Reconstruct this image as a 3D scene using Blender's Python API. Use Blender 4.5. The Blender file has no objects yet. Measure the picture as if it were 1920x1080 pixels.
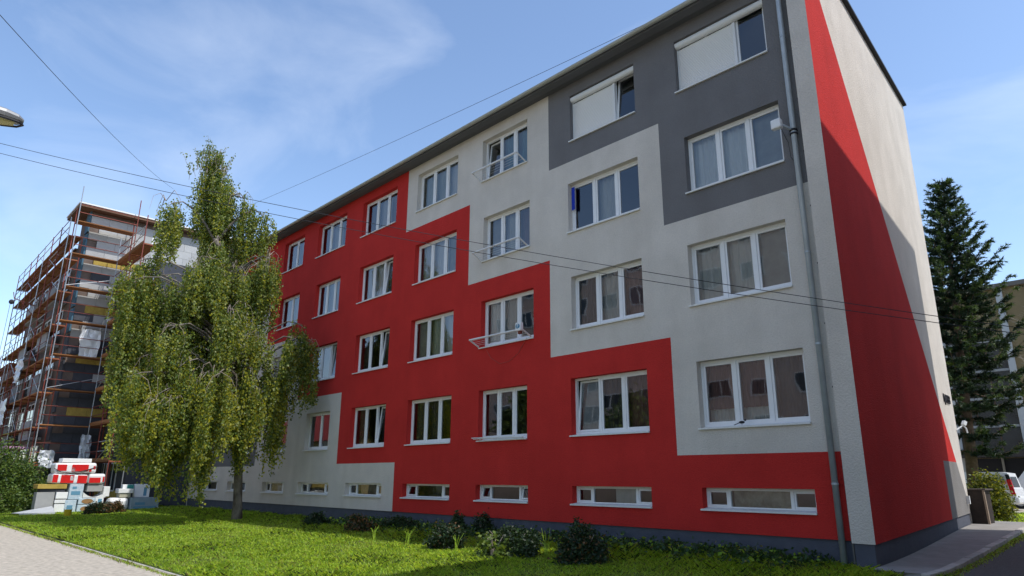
import bpy, math, random
import numpy as np
from mathutils import Vector, Matrix, Euler

# ------------------------------------------------------------------ camera, sky, sun, exposure
scene = bpy.context.scene
COL = scene.collection
cam = bpy.data.cameras.new('camera')
cam.sensor_width = 36.0
cam.lens = 24.0
cam.clip_start = 0.1
cam.clip_end = 3000
cam_o = bpy.data.objects.new('camera', cam)
COL.objects.link(cam_o)
scene.camera = cam_o
YAW, PITCH, ROLL = math.radians(-46.672), math.radians(15.717), math.radians(0.335)
fwd = Vector((math.sin(YAW) * math.cos(PITCH), math.cos(YAW) * math.cos(PITCH), math.sin(PITCH)))
rgt = Vector((math.cos(YAW), -math.sin(YAW), 0))
upv = rgt.cross(fwd)
r2 = math.cos(ROLL) * rgt + math.sin(ROLL) * upv
u2 = -math.sin(ROLL) * rgt + math.cos(ROLL) * upv
M = Matrix((r2, u2, -fwd)).transposed().to_4x4()
M.translation = Vector((0, -13.588, 1.6))
cam_o.matrix_world = M

SUN = Vector((0.675, 0.21, 1.0)).normalized()
SUN_EL = math.asin(SUN.z)
SUN_AZ = math.atan2(SUN.x, SUN.y)            # clockwise from +y
world = bpy.data.worlds.new('World')
scene.world = world
world.use_nodes = True
wn = world.node_tree
for n in list(wn.nodes):
    wn.nodes.remove(n)
w_out = wn.nodes.new('ShaderNodeOutputWorld')
w_bg = wn.nodes.new('ShaderNodeBackground')
sky = wn.nodes.new('ShaderNodeTexSky')
sky.sky_type = 'NISHITA'
sky.sun_disc = False
sky.sun_elevation = SUN_EL
sky.sun_rotation = SUN_AZ
sky.altitude = 250
sky.air_density = 1.0
sky.dust_density = 0.8
sky.ozone_density = 2.0
# thin cirrus: stretched noise over the whole sky dome
tc = wn.nodes.new('ShaderNodeTexCoord')
mp = wn.nodes.new('ShaderNodeMapping')
mp.inputs['Scale'].default_value = (1.2, 2.6, 4.2)
mp.inputs['Rotation'].default_value = (0.2, 0.1, 0.6)
nz = wn.nodes.new('ShaderNodeTexNoise')
nz.inputs['Scale'].default_value = 1.7
nz.inputs['Detail'].default_value = 7
nz.inputs['Roughness'].default_value = 0.55
nz.inputs['Distortion'].default_value = 0.5
rmp = wn.nodes.new('ShaderNodeValToRGB')
rmp.color_ramp.elements[0].position = 0.50
rmp.color_ramp.elements[0].color = (0, 0, 0, 1)
rmp.color_ramp.elements[1].position = 0.80
rmp.color_ramp.elements[1].color = (0.20, 0.20, 0.20, 1)
mixc = wn.nodes.new('ShaderNodeMix')
mixc.data_type = 'RGBA'
mixc.inputs['B'].default_value = (5.4, 5.7, 6.1, 1)
wn.links.new(tc.outputs['Generated'], mp.inputs['Vector'])
wn.links.new(mp.outputs['Vector'], nz.inputs['Vector'])
wn.links.new(nz.outputs['Fac'], rmp.inputs['Fac'])
wn.links.new(rmp.outputs['Color'], mixc.inputs['Factor'])
wn.links.new(sky.outputs['Color'], mixc.inputs['A'])
wn.links.new(mixc.outputs['Result'], w_bg.inputs['Color'])
w_bg.inputs['Strength'].default_value = 0.135
wn.links.new(w_bg.outputs['Background'], w_out.inputs['Surface'])

sun_l = bpy.data.lights.new('sun', 'SUN')
sun_l.energy = 2.1
sun_l.angle = math.radians(0.5)
sun_l.color = (1.0, 0.975, 0.935)
sun_o = bpy.data.objects.new('sun', sun_l)
COL.objects.link(sun_o)
sun_o.rotation_euler = SUN.to_track_quat('Z', 'Y').to_euler()
sun_o.location = (20, 10, 40)

scene.view_settings.view_transform = 'Standard'
scene.view_settings.look = 'None'
scene.view_settings.exposure = 0.92
scene.view_settings.gamma = 1.0
scene.view_settings.use_curve_mapping = False

random.seed(7)
RNG = np.random.default_rng(11)
U = random.uniform

# ------------------------------------------------------------------ materials
MATS = {}


def mat(name, col, rough=0.8, metal=0.0, var=0.0, vscale=3.0, bump=0.0, bscale=80.0, spec=0.3, objvar=0.0, col2=None, detail=4.0, stretch=None):
    if name in MATS:
        return MATS[name]
    m = bpy.data.materials.new(name)
    m.use_nodes = True
    nt = m.node_tree
    b = nt.nodes['Principled BSDF']
    b.inputs['Roughness'].default_value = rough
    b.inputs['Metallic'].default_value = metal
    b.inputs['Specular IOR Level'].default_value = spec
    b.inputs['Base Color'].default_value = (*col, 1)
    tcn = nt.nodes.new('ShaderNodeTexCoord')
    vec = tcn.outputs['Object']
    if stretch:
        mpn = nt.nodes.new('ShaderNodeMapping')
        mpn.inputs['Scale'].default_value = stretch
        nt.links.new(vec, mpn.inputs['Vector'])
        vec = mpn.outputs['Vector']
    last = None
    if var > 0 or col2:
        n = nt.nodes.new('ShaderNodeTexNoise')
        n.inputs['Scale'].default_value = vscale
        n.inputs['Detail'].default_value = detail
        n.inputs['Roughness'].default_value = 0.62
        nt.links.new(vec, n.inputs['Vector'])
        r = nt.nodes.new('ShaderNodeValToRGB')
        r.color_ramp.elements[0].position = 0.3
        r.color_ramp.elements[1].position = 0.7
        if col2:
            c0, c1 = col, col2
        else:
            c0 = tuple(max(0, c * (1 - var)) for c in col)
            c1 = tuple(c * (1 + var) for c in col)
        r.color_ramp.elements[0].color = (*c0, 1)
        r.color_ramp.elements[1].color = (*c1, 1)
        nt.links.new(n.outputs['Fac'], r.inputs['Fac'])
        last = r.outputs['Color']
    if objvar > 0:
        oi = nt.nodes.new('ShaderNodeObjectInfo')
        mr = nt.nodes.new('ShaderNodeMapRange')
        mr.inputs['To Min'].default_value = 1 - objvar
        mr.inputs['To Max'].default_value = 1 + objvar
        nt.links.new(oi.outputs['Random'], mr.inputs['Value'])
        mx = nt.nodes.new('ShaderNodeMix')
        mx.data_type = 'RGBA'
        mx.blend_type = 'MULTIPLY'
        mx.inputs['Factor'].default_value = 1
        mx.inputs['A'].default_value = (*col, 1)
        if last:
            nt.links.new(last, mx.inputs['A'])
        nt.links.new(mr.outputs['Result'], mx.inputs['B'])
        last = mx.outputs['Result']
    if last:
        nt.links.new(last, b.inputs['Base Color'])
    if bump > 0:
        n2 = nt.nodes.new('ShaderNodeTexNoise')
        n2.inputs['Scale'].default_value = bscale
        n2.inputs['Detail'].default_value = 3
        nt.links.new(tcn.outputs['Object'], n2.inputs['Vector'])
        bp = nt.nodes.new('ShaderNodeBump')
        bp.inputs['Strength'].default_value = bump
        bp.inputs['Distance'].default_value = 0.02
        nt.links.new(n2.outputs['Fac'], bp.inputs['Height'])
        nt.links.new(bp.outputs['Normal'], b.inputs['Normal'])
    MATS[name] = m
    return m


def stucco(name, col):
    """rendered wall: fine grain, broad weathering, faint vertical rain streaks"""
    if name in MATS:
        return MATS[name]
    m = mat(name, col, rough=0.92, var=0.09, vscale=0.8, bump=0.9, bscale=38.0, spec=0.15, detail=8)
    nt = m.node_tree
    b = nt.nodes['Principled BSDF']
    src = b.inputs['Base Color'].links[0].from_socket
    tcn = nt.nodes.new('ShaderNodeTexCoord')
    mpn = nt.nodes.new('ShaderNodeMapping')
    mpn.inputs['Scale'].default_value = (0.8, 0.8, 0.10)
    n = nt.nodes.new('ShaderNodeTexNoise')
    n.inputs['Scale'].default_value = 2.0
    n.inputs['Detail'].default_value = 6
    r = nt.nodes.new('ShaderNodeValToRGB')
    r.color_ramp.elements[0].position = 0.35
    r.color_ramp.elements[0].color = (0.945, 0.94, 0.93, 1)
    r.color_ramp.elements[1].position = 0.6
    r.color_ramp.elements[1].color = (1, 1, 1, 1)
    g = nt.nodes.new('ShaderNodeTexNoise')
    g.inputs['Scale'].default_value = 30
    g.inputs['Detail'].default_value = 5
    g.inputs['Roughness'].default_value = 0.75
    r3 = nt.nodes.new('ShaderNodeValToRGB')
    r3.color_ramp.elements[0].position = 0.3
    r3.color_ramp.elements[0].color = (0.85, 0.85, 0.85, 1)
    r3.color_ramp.elements[1].position = 0.7
    r3.color_ramp.elements[1].color = (1.06, 1.06, 1.06, 1)
    m1 = nt.nodes.new('ShaderNodeMix'); m1.data_type = 'RGBA'; m1.blend_type = 'MULTIPLY'; m1.inputs['Factor'].default_value = 1
    m2 = nt.nodes.new('ShaderNodeMix'); m2.data_type = 'RGBA'; m2.blend_type = 'MULTIPLY'; m2.inputs['Factor'].default_value = 1
    nt.links.new(tcn.outputs['Object'], mpn.inputs['Vector'])
    nt.links.new(mpn.outputs['Vector'], n.inputs['Vector'])
    nt.links.new(n.outputs['Fac'], r.inputs['Fac'])
    nt.links.new(tcn.outputs['Object'], g.inputs['Vector'])
    nt.links.new(g.outputs['Fac'], r3.inputs['Fac'])
    nt.links.new(src, m1.inputs['A'])
    nt.links.new(r.outputs['Color'], m1.inputs['B'])
    nt.links.new(m1.outputs['Result'], m2.inputs['A'])
    nt.links.new(r3.outputs['Color'], m2.inputs['B'])
    nt.links.new(m2.outputs['Result'], b.inputs['Base Color'])
    return m


def leafmat(name, col, trans=0.35, rough=0.5):
    if name in MATS:
        return MATS[name]
    m = bpy.data.materials.new(name)
    m.use_nodes = True
    nt = m.node_tree
    for n in list(nt.nodes):
        nt.nodes.remove(n)
    out = nt.nodes.new('ShaderNodeOutputMaterial')
    p = nt.nodes.new('ShaderNodeBsdfPrincipled')
    p.inputs['Base Color'].default_value = (*col, 1)
    p.inputs['Roughness'].default_value = rough
    p.inputs['Specular IOR Level'].default_value = 0.35
    t = nt.nodes.new('ShaderNodeBsdfTranslucent')
    t.inputs['Color'].default_value = (min(1, col[0] * 1.9), min(1, col[1] * 1.7), col[2] * 0.8, 1)
    mx = nt.nodes.new('ShaderNodeMixShader')
    mx.inputs['Fac'].default_value = trans
    nt.links.new(p.outputs[0], mx.inputs[1])
    nt.links.new(t.outputs[0], mx.inputs[2])
    nt.links.new(mx.outputs[0], out.inputs['Surface'])
    MATS[name] = m
    return m


def glassmat(name='window_glass', ior=1.95, tint=(0.86, 0.9, 0.9)):
    if name in MATS:
        return MATS[name]
    m = bpy.data.materials.new(name)
    m.use_nodes = True
    nt = m.node_tree
    for n in list(nt.nodes):
        nt.nodes.remove(n)
    out = nt.nodes.new('ShaderNodeOutputMaterial')
    tr = nt.nodes.new('ShaderNodeBsdfTransparent')
    tr.inputs['Color'].default_value = (*tint, 1)
    gl = nt.nodes.new('ShaderNodeBsdfGlossy')
    gl.inputs['Roughness'].default_value = 0.015
    gl.inputs['Color'].default_value = (0.95, 0.97, 1, 1)
    fr = nt.nodes.new('ShaderNodeFresnel')
    fr.inputs['IOR'].default_value = ior
    tcn = nt.nodes.new('ShaderNodeTexCoord')
    n = nt.nodes.new('ShaderNodeTexNoise')
    n.inputs['Scale'].default_value = 1.3
    n.inputs['Detail'].default_value = 1
    bp = nt.nodes.new('ShaderNodeBump')
    bp.inputs['Strength'].default_value = 0.06
    bp.inputs['Distance'].default_value = 0.05
    nt.links.new(tcn.outputs['Object'], n.inputs['Vector'])
    nt.links.new(n.outputs['Fac'], bp.inputs['Height'])
    nt.links.new(bp.outputs['Normal'], gl.inputs['Normal'])
    mx = nt.nodes.new('ShaderNodeMixShader')
    nt.links.new(fr.outputs[0], mx.inputs['Fac'])
    nt.links.new(tr.outputs[0], mx.inputs[1])
    nt.links.new(gl.outputs[0], mx.inputs[2])
    nt.links.new(mx.outputs[0], out.inputs['Surface'])
    MATS[name] = m
    return m


RED = stucco('red_render', (0.56, 0.036, 0.03))
LGT = stucco('light_grey_render', (0.67, 0.612, 0.54))
DRK = stucco('dark_grey_render', (0.185, 0.178, 0.178))
PLI = mat('plinth_render', (0.085, 0.092, 0.115), 0.9, var=0.12, vscale=3, bump=0.5, bscale=60)
PVC = mat('white_pvc', (0.78, 0.78, 0.77), 0.35, var=0.03, vscale=5, spec=0.5)
GLS = glassmat()
SILL = mat('white_sill_metal', (0.74, 0.73, 0.69), 0.45, var=0.06, vscale=9)
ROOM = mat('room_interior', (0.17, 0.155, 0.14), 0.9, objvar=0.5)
ZINC = mat('zinc_pipe', (0.42, 0.46, 0.49), 0.42, metal=0.25, var=0.12, vscale=2.5)
GUT = mat('gutter_metal', (0.42, 0.42, 0.37), 0.5, metal=0.3, var=0.1, vscale=1.5)
SOF = mat('soffit_grey', (0.115, 0.115, 0.118), 0.85, var=0.05, vscale=2)
BLK = mat('black_metal', (0.025, 0.025, 0.03), 0.6)
ROOFM = mat('roof_felt', (0.12, 0.12, 0.12), 0.95, var=0.15, vscale=2)
CONC = mat('pavement_concrete', (0.27, 0.25, 0.225), 0.95, var=0.16, vscale=2.2, bump=0.4, bscale=45, detail=8)
KERB = mat('kerb_concrete', (0.42, 0.385, 0.34), 0.95, var=0.2, vscale=5, bump=0.6, bscale=30, objvar=0.12)
SHUT = mat('shutter_slats', (0.72, 0.715, 0.69), 0.5)
WOODP = mat('scaffold_planks', (0.29, 0.125, 0.045), 0.85, var=0.3, vscale=4, objvar=0.25, stretch=(1, 1, 6))
TUBR = mat('red_steel_tube', (0.20, 0.05, 0.035), 0.55, metal=0.2, objvar=0.3)
TUBG = mat('galvanised_tube', (0.42, 0.43, 0.44), 0.45, metal=0.6, objvar=0.2)
BARK_B = mat('birch_bark', (0.055, 0.042, 0.036), 0.9, col2=(0.30, 0.27, 0.23), vscale=2.6, stretch=(1, 1, 0.6), bump=0.5, bscale=20)
TWIG = mat('twig_bark', (0.33, 0.27, 0.22), 0.9, var=0.3, vscale=8)
BARK_S = mat('spruce_bark', (0.17, 0.115, 0.08), 0.95, var=0.35, vscale=7, bump=0.8, bscale=25)
EPSW = mat('white_foam_board', (0.78, 0.78, 0.76), 0.8, var=0.04, vscale=6, objvar=0.06)

# ------------------------------------------------------------------ mesh helpers
OFF = {}          # world offset of every object that may be a parent


def link(o, parent=None, world_loc=None):
    COL.objects.link(o)
    base = OFF[parent.name] if parent else Vector((0, 0, 0))
    if parent:
        o.parent = parent
    if world_loc is None:
        world_loc = base
    o.location = Vector(world_loc) - base
    OFF[o.name] = Vector(world_loc)
    return o


def tag(o, label=None, cat=None, group=None, kind=None):
    if label: o['label'] = label
    if cat: o['category'] = cat
    if group: o['group'] = group
    if kind: o['kind'] = kind
    return o


def empty(name, loc, label=None, cat=None, group=None):
    o = bpy.data.objects.new(name, None)
    o.empty_display_size = 0.3
    link(o, None, loc)
    return tag(o, label, cat, group)


class MB:
    def __init__(s):
        s.v = []; s.f = []; s.m = []

    def quad(s, pts, mi=0):
        i = len(s.v)
        s.v += [tuple(p) for p in pts]
        s.f.append(tuple(range(i, i + len(pts))))
        s.m.append(mi)
        return s

    def box(s, x0, x1, y0, y1, z0, z1, mi=0):
        i = len(s.v)
        s.v += [(x0, y0, z0), (x1, y0, z0), (x1, y1, z0), (x0, y1, z0), (x0, y0, z1), (x1, y0, z1), (x1, y1, z1), (x0, y1, z1)]
        for q in ((0, 3, 2, 1), (4, 5, 6, 7), (0, 1, 5, 4), (1, 2, 6, 5), (2, 3, 7, 6), (3, 0, 4, 7)):
            s.f.append(tuple(i + k for k in q)); s.m.append(mi)
        return s

    def bar(s, a, b, w, h, mi=0):
        """rectangular bar between two points"""
        a, b = Vector(a), Vector(b)
        d = (b - a).normalized()
        ref = Vector((0, 0, 1)) if abs(d.z) < 0.9 else Vector((1, 0, 0))
        sx = d.cross(ref).normalized() * (w / 2)
        sy = sx.cross(d).normalized() * (h / 2)
        i = len(s.v)
        for p in (a, b):
            for q in (-sx - sy, sx - sy, sx + sy, -sx + sy):
                s.v.append(tuple(p + q))
        for q in ((0, 1, 2, 3), (7, 6, 5, 4), (0, 4, 5, 1), (1, 5, 6, 2), (2, 6, 7, 3), (3, 7, 4, 0)):
            s.f.append(tuple(i + k for k in q)); s.m.append(mi)
        return s

    def tube(s, pts, r, n=8, mi=0, caps=True):
        pts = [Vector(p) for p in pts]
        rr = r if isinstance(r, (list, tuple)) else [r] * len(pts)
        i0 = len(s.v)
        prev = None
        for k, p in enumerate(pts):
            d = (pts[min(k + 1, len(pts) - 1)] - pts[max(k - 1, 0)]).normalized()
            if prev is None:
                ref = Vector((0, 0, 1)) if abs(d.z) < 0.9 else Vector((1, 0, 0))
                a = d.cross(ref).normalized()
            else:
                a = (prev - d * prev.dot(d)).normalized()
            prev = a
            b = d.cross(a)
            for j in range(n):
                t = 2 * math.pi * j / n
                s.v.append(tuple(p + (a * math.cos(t) + b * math.sin(t)) * rr[k]))
        for k in range(len(pts) - 1):
            for j in range(n):
                s.f.append((i0 + k * n + j, i0 + k * n + (j + 1) % n, i0 + (k + 1) * n + (j + 1) % n, i0 + (k + 1) * n + j)); s.m.append(mi)
        if caps:
            s.f.append(tuple(i0 + j for j in reversed(range(n)))); s.m.append(mi)
            e = i0 + (len(pts) - 1) * n
            s.f.append(tuple(e + j for j in range(n))); s.m.append(mi)
        return s

    def ellipsoid(s, c, r, nu=12, nv=8, mi=0, jitter=0.0):
        i0 = len(s.v)
        for a in range(nv + 1):
            th = math.pi * a / nv
            for b in range(nu):
                ph = 2 * math.pi * b / nu
                k = 1 + (U(-jitter, jitter) if 0 < a < nv else 0)
                s.v.append((c[0] + r[0] * k * math.sin(th) * math.cos(ph), c[1] + r[1] * k * math.sin(th) * math.sin(ph), c[2] + r[2] * k * math.cos(th)))
        for a in range(nv):
            for b in range(nu):
                s.f.append((i0 + a * nu + b, i0 + (a + 1) * nu + b, i0 + (a + 1) * nu + (b + 1) % nu, i0 + a * nu + (b + 1) % nu)); s.m.append(mi)
        return s

    def build(s, name, mats, parent=None, world_loc=None, smooth=False, bevel=0.0):
        if not isinstance(mats, (list, tuple)):
            mats = [mats]
        if world_loc is None:
            world_loc = OFF[parent.name] if parent else Vector((0, 0, 0))
        wl = Vector(world_loc)
        me = bpy.data.meshes.new(name)
        me.from_pydata([(x - wl.x, y - wl.y, z - wl.z) for x, y, z in s.v], [], s.f)
        for m in mats:
            me.materials.append(m)
        me.polygons.foreach_set('material_index', s.m)
        if smooth:
            me.polygons.foreach_set('use_smooth', [True] * len(s.f))
        me.update()
        o = bpy.data.objects.new(name, me)
        link(o, parent, wl)
        if bevel > 0:
            md = o.modifiers.new('bevel', 'BEVEL'); md.width = bevel; md.segments = 2; md.limit_method = 'ANGLE'
        return o


def mesh_arrays(name, V, F, mi, mats, parent=None, world_loc=None):
    """fast mesh from numpy arrays, F is (n,3) or (n,4)"""
    if world_loc is None:
        world_loc = OFF[parent.name] if parent else Vector((0, 0, 0))
    V = np.asarray(V, np.float32) - np.array(world_loc, np.float32)
    k = F.shape[1]
    me = bpy.data.meshes.new(name)
    me.vertices.add(len(V)); me.vertices.foreach_set('co', V.ravel())
    me.loops.add(F.size); me.loops.foreach_set('vertex_index', F.ravel().astype(np.int32))
    me.polygons.add(len(F))
    me.polygons.foreach_set('loop_start', np.arange(0, F.size, k, dtype=np.int32))
    me.polygons.foreach_set('loop_total', np.full(len(F), k, np.int32))
    for m in mats:
        me.materials.append(m)
    if mi is not None:
        me.polygons.foreach_set('material_index', np.asarray(mi, np.int32))
    me.update(calc_edges=True)
    me.validate()
    o = bpy.data.objects.new(name, me)
    return link(o, parent, world_loc)


def leaf_quads(P, size, droop=0.5, aspect=0.62, rng=RNG):
    """one small rhombic leaf at every point"""
    n = len(P)
    a = rng.uniform(0, 2 * np.pi, n)
    el = rng.normal(-droop, 0.5, n)
    d = np.stack([np.cos(a) * np.cos(el), np.sin(a) * np.cos(el), np.sin(el)], 1)
    q = rng.normal(size=(n, 3))
    sd = np.cross(d, q); sd /= np.linalg.norm(sd, axis=1, keepdims=True) + 1e-9
    L = (size * rng.uniform(0.65, 1.35, n))[:, None]
    V = np.stack([P, P + d * L * 0.45 + sd * L * aspect * 0.5, P + d * L, P + d * L * 0.45 - sd * L * aspect * 0.5], 1).reshape(-1, 3)
    F = np.arange(4 * n).reshape(n, 4)
    return V, F


def pick(n, w, rng=RNG):
    return rng.choice(len(w), n, p=np.array(w) / sum(w))


def ss(a, b, y):
    t = np.clip((np.asarray(y, float) - a) / (b - a), 0, 1)
    return t * t * (3 - 2 * t)


def gz(y):
    return 0.12 * ss(-9, 0, y) + 0.28 * ss(0, 11, y)


def gzf(y):
    return float(gz(y))


YB = [-400, -120, -60, -30, -20, -14, -11] + [-10 + 0.5 * i for i in range(0, 50)] + [16, 20, 24, 28, 34, 45, 70, 120, 400]


def sheet(name, poly_x, y0, y1, off, m, kind='structure', parent=None):
    """ground sheet following the terrain; poly_x(y) gives the two x limits"""
    ys = sorted(set([y0, y1] + [y for y in YB if y0 < y < y1]))
    b = MB()
    for ya, yb in zip(ys[:-1], ys[1:]):
        xa0, xa1 = poly_x(ya); xb0, xb1 = poly_x(yb)
        b.quad([(xa0, ya, gzf(ya) + off), (xa1, ya, gzf(ya) + off), (xb1, yb, gzf(yb) + off), (xb0, yb, gzf(yb) + off)])
    o = b.build(name, m, parent)
    if kind and not parent:
        o['kind'] = kind
    return o


# ------------------------------------------------------------------ ground
EARTH = mat('earth', (0.10, 0.085, 0.055), 0.98, col2=(0.07, 0.10, 0.03), vscale=0.6)
SOD = mat('lawn_sod', (0.035, 0.06, 0.012), 0.98, col2=(0.075, 0.115, 0.02), vscale=1.1, bump=0.6, bscale=18)
ASPH = mat('pale_worn_asphalt', (0.47, 0.415, 0.335), 0.95, var=0.30, vscale=9, bump=0.9, bscale=55, detail=9)
ASPD = mat('yard_asphalt', (0.12, 0.11, 0.10), 0.95, var=0.25, vscale=18, bump=0.8, bscale=50, detail=9)
sheet('ground', lambda y: (-400, 400), -400, 400, -0.012, EARTH)
sheet('lawn', lambda y: (-46, -4.2 if y < -0.6 else -5.3), -9.05, 0.0, 0.0, SOD)
sheet('path', lambda y: (-60, 60), -30, -9.12, -0.004, ASPH)
GA = math.radians(6)                      # the gable wall is not quite square to the facade
GX, GY = -4.83, -0.30


def gp(s, out=0.0):
    """point on the gable at distance s from the front corner, 'out' metres off the wall"""
    return (GX - math.sin(GA) * s + math.cos(GA) * out, GY + math.cos(GA) * s + math.sin(GA) * out)


sheet('driveway', lambda y: (-3.92 - 0.0625 * (max(y, 0)), 30), -9.11, 12.5, -0.006, ASPD)
sheet('sidewalk', lambda y: (gp((y - GY) / math.cos(GA))[0] + 0.005 if y < 10.2 else -7.5, -4.02 - 0.0625 * max(y, 0)), -0.75, 12.4, 0.075, CONC)
sheet('back_lawn', lambda y: (-40, -4.6 - 0.02 * y), 12.4, 21.5, 0.0, SOD)
sheet('street', lambda y: (-60, 60), 22.0, 32.4, 0.0, ASPH)
MB().quad([(-5.3, -0.62, 0.0), (-4.2, -0.75, 0.0), (-4.02, -0.75, 0.19), (-4.8, -0.75, 0.19)]).build('pavement_end', CONC)['kind'] = 'structure'

# kerbs: stones one by one
kerb = MB().box(-21.8, -4.5, -9.115, -9.06, -0.1, 0.0).build('kerb', KERB)
kerb['kind'] = 'structure'
kst = MB().box(-0.485, 0.485, -0.06, 0.06, -0.1, 0.125)
kso = kst.build('kerb_stone', KERB, kerb, (-21.3, -9.1, 0.0), bevel=0.012)
for i in range(1, 18):
    o = kso.copy(); link(o, kerb, (-21.3 + i * 1.0, -9.1 + U(-.012, .012), U(-0.025, 0.012)))
    o.rotation_euler = (U(-.03, .03), U(-.012, .012), U(-.012, .012))
kerb2 = MB().box(-4.3, -4.2, 3.0, 3.1, 0.0, 0.05).build('sidewalk_kerb', KERB)
kerb2['kind'] = 'structure'
kb = MB().box(-0.07, 0.07, -0.485, 0.485, -0.15, 0.09)
kbo = None
for i in range(13):
    y = -0.3 + i
    loc = (-3.96 - 0.0625 * max(y, 0), y, gzf(y) + U(-.012, .006))
    if kbo is None:
        kbo = kb.build('kerb_stone', KERB, kerb2, (0, 0, 0), bevel=0.012); kbo.location = Vector(loc) - OFF[kerb2.name]
    else:
        o = kbo.copy(); link(o, kerb2, loc); o.rotation_euler = (0.025 if y > 0 else 0, U(-.02, .02), 0.0625 + U(-.015, .015))

# ------------------------------------------------------------------ the painted apartment block
XL, XR = -39.6, -5.25
FZ = [4.21 + 2.8 * k for k in range(4)]          # window heads
WH = 1.484
PXS = [-39.6, -35.3, -31.5, -27.77, -24.09, -20.19, -16.48, -12.83, -8.94, -5.25]
PZS = [0.57, 2.157, 4.865, 7.68, 10.49, 13.0]
# columns I H G F E D C B A, bands basement..top
PAINT = {'A': 'rllgg', 'B': 'rrllg', 'C': 'rrrll', 'D': 'rrrrl', 'E': 'lrrrr', 'F': 'llrrr', 'G': 'lllrr', 'H': 'lgllr', 'I': 'lggll'}
COLS = 'IHGFEDCBA'
PM = {'r': 0, 'l': 1, 'g': 2}
WX = {
    'A': [(-8.37, -5.92), (-8.30, -5.85), (-8.33, -5.92), (-8.22, -5.79), (-8.33, -5.90)],
    'B': [(-12.13, -9.69), (-12.11, -9.66), (-12.03, -9.66), (-12.09, -9.63), (-11.96, -9.63)],
    'C': [(-15.92, -13.73), (-15.85, -13.76), (-15.81, -13.49), (-15.77, -13.65), (-15.88, -13.75)],
    'D': [(-19.67, -17.15), (-19.57, -17.18), (-19.60, -17.20), (-19.55, -17.16), (-19.57, -17.19)],
    'E': [(-23.35, -20.92), (-23.27, -20.91), (-23.29, -20.93), (-23.35, -20.96), (-23.40, -20.92)],
    'F': [(-27.13, -24.60), (-26.83, -24.88), (-27.05, -24.73), (-26.99, -24.88), (-27.17, -24.71)],
    'G': [(-30.47, -28.36), (-30.50, -28.52), (-30.55, -28.52), (-30.50, -28.51), (-30.52, -28.51)],
    'H': [(-34.38, -32.2), (-34.2, -32.2), (-34.2, -32.2), (-34.2, -32.2), (-34.2, -32.2)],
    'I': [(-37.9, -35.63), (-37.9, -35.8), (-37.9, -35.8), (-37.9, -35.8), (-37.9, -35.8)],
}
DEP = 0.18


def win_z(k):
    return (1.03, 1.465) if k == 0 else (FZ[k - 1] - WH, FZ[k - 1])


block = empty('apartment_building', (-22, 5, 0.1), 'long five-level apartment block painted red, pale grey and dark grey in steps', 'building')
xs = sorted(set(PXS + [v for c in COLS for p in WX[c] for v in p]))
zs = sorted(set(PZS + [v for k in range(5) for v in win_z(k)]))
wall = MB()


def paint_at(x, z):
    ci = max(i for i in range(9) if PXS[i] <= x + 1e-6)
    zi = max(i for i in range(5) if PZS[i] <= z + 1e-6)
    return PM[PAINT[COLS[ci]][zi]]


for xa, xb in zip(xs[:-1], xs[1:]):
    for za, zb in zip(zs[:-1], zs[1:]):
        cx, cz = (xa + xb) / 2, (za + zb) / 2
        ci = max(i for i in range(9) if PXS[i] <= cx)
        inside = False
        for k in range(5):
            a, b = WX[COLS[ci]][k]; z0, z1 = win_z(k)
            if a < cx < b and z0 < cz < z1:
                inside = True
        if not inside:
            wall.quad([(xa, 0, za), (xb, 0, za), (xb, 0, zb), (xa, 0, zb)], paint_at(cx, cz))
for c in COLS:
    for k in range(5):
        a, b = WX[c][k]; z0, z1 = win_z(k)
        mi = paint_at((a + b) / 2, (z0 + z1) / 2)
        d = DEP + 0.09
        wall.quad([(a, 0, z0), (a, 0, z1), (a, d, z1), (a, d, z0)], mi)
        wall.quad([(b, 0, z1), (b, 0, z0), (b, d, z0), (b, d, z1)], mi)
        wall.quad([(a, 0, z1), (b, 0, z1), (b, d, z1), (a, d, z1)], mi)
        wall.quad([(a, 0, z0), (a, d, z0), (b, d, z0), (b, 0, z0)], mi)
# rear, left end, underside lip over the plinth
wall.quad([(XL, 10.2, 0), (XL, 0, 0), (XL, 0, 13.0), (XL, 10.2, 13.0)], 1)
wall.quad([(-6.2, 10.15, 0), (XL, 10.2, 0), (XL, 10.2, 13.0), (-6.2, 10.15, 13.0)], 1)
wall.quad([(XL, 0, 0.57), (XL, 0.04, 0.57), (XR, 0.04, 0.57), (XR, 0, 0.57)], 1)
wall.build('facade_wall', [RED, LGT, DRK], block)
MB().quad([(XL, 0.04, -0.2), (XR, 0.04, -0.2), (XR, 0.04, 0.57), (XL, 0.04, 0.57)]).build('plinth', PLI, block)

# gable end with its pilaster
gw = MB()


def zp(s): return 0.55 + 0.02 * s


def g3(s, z, out=0.0):
    x, y = gp(s, out); return (x, y, z)


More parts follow.
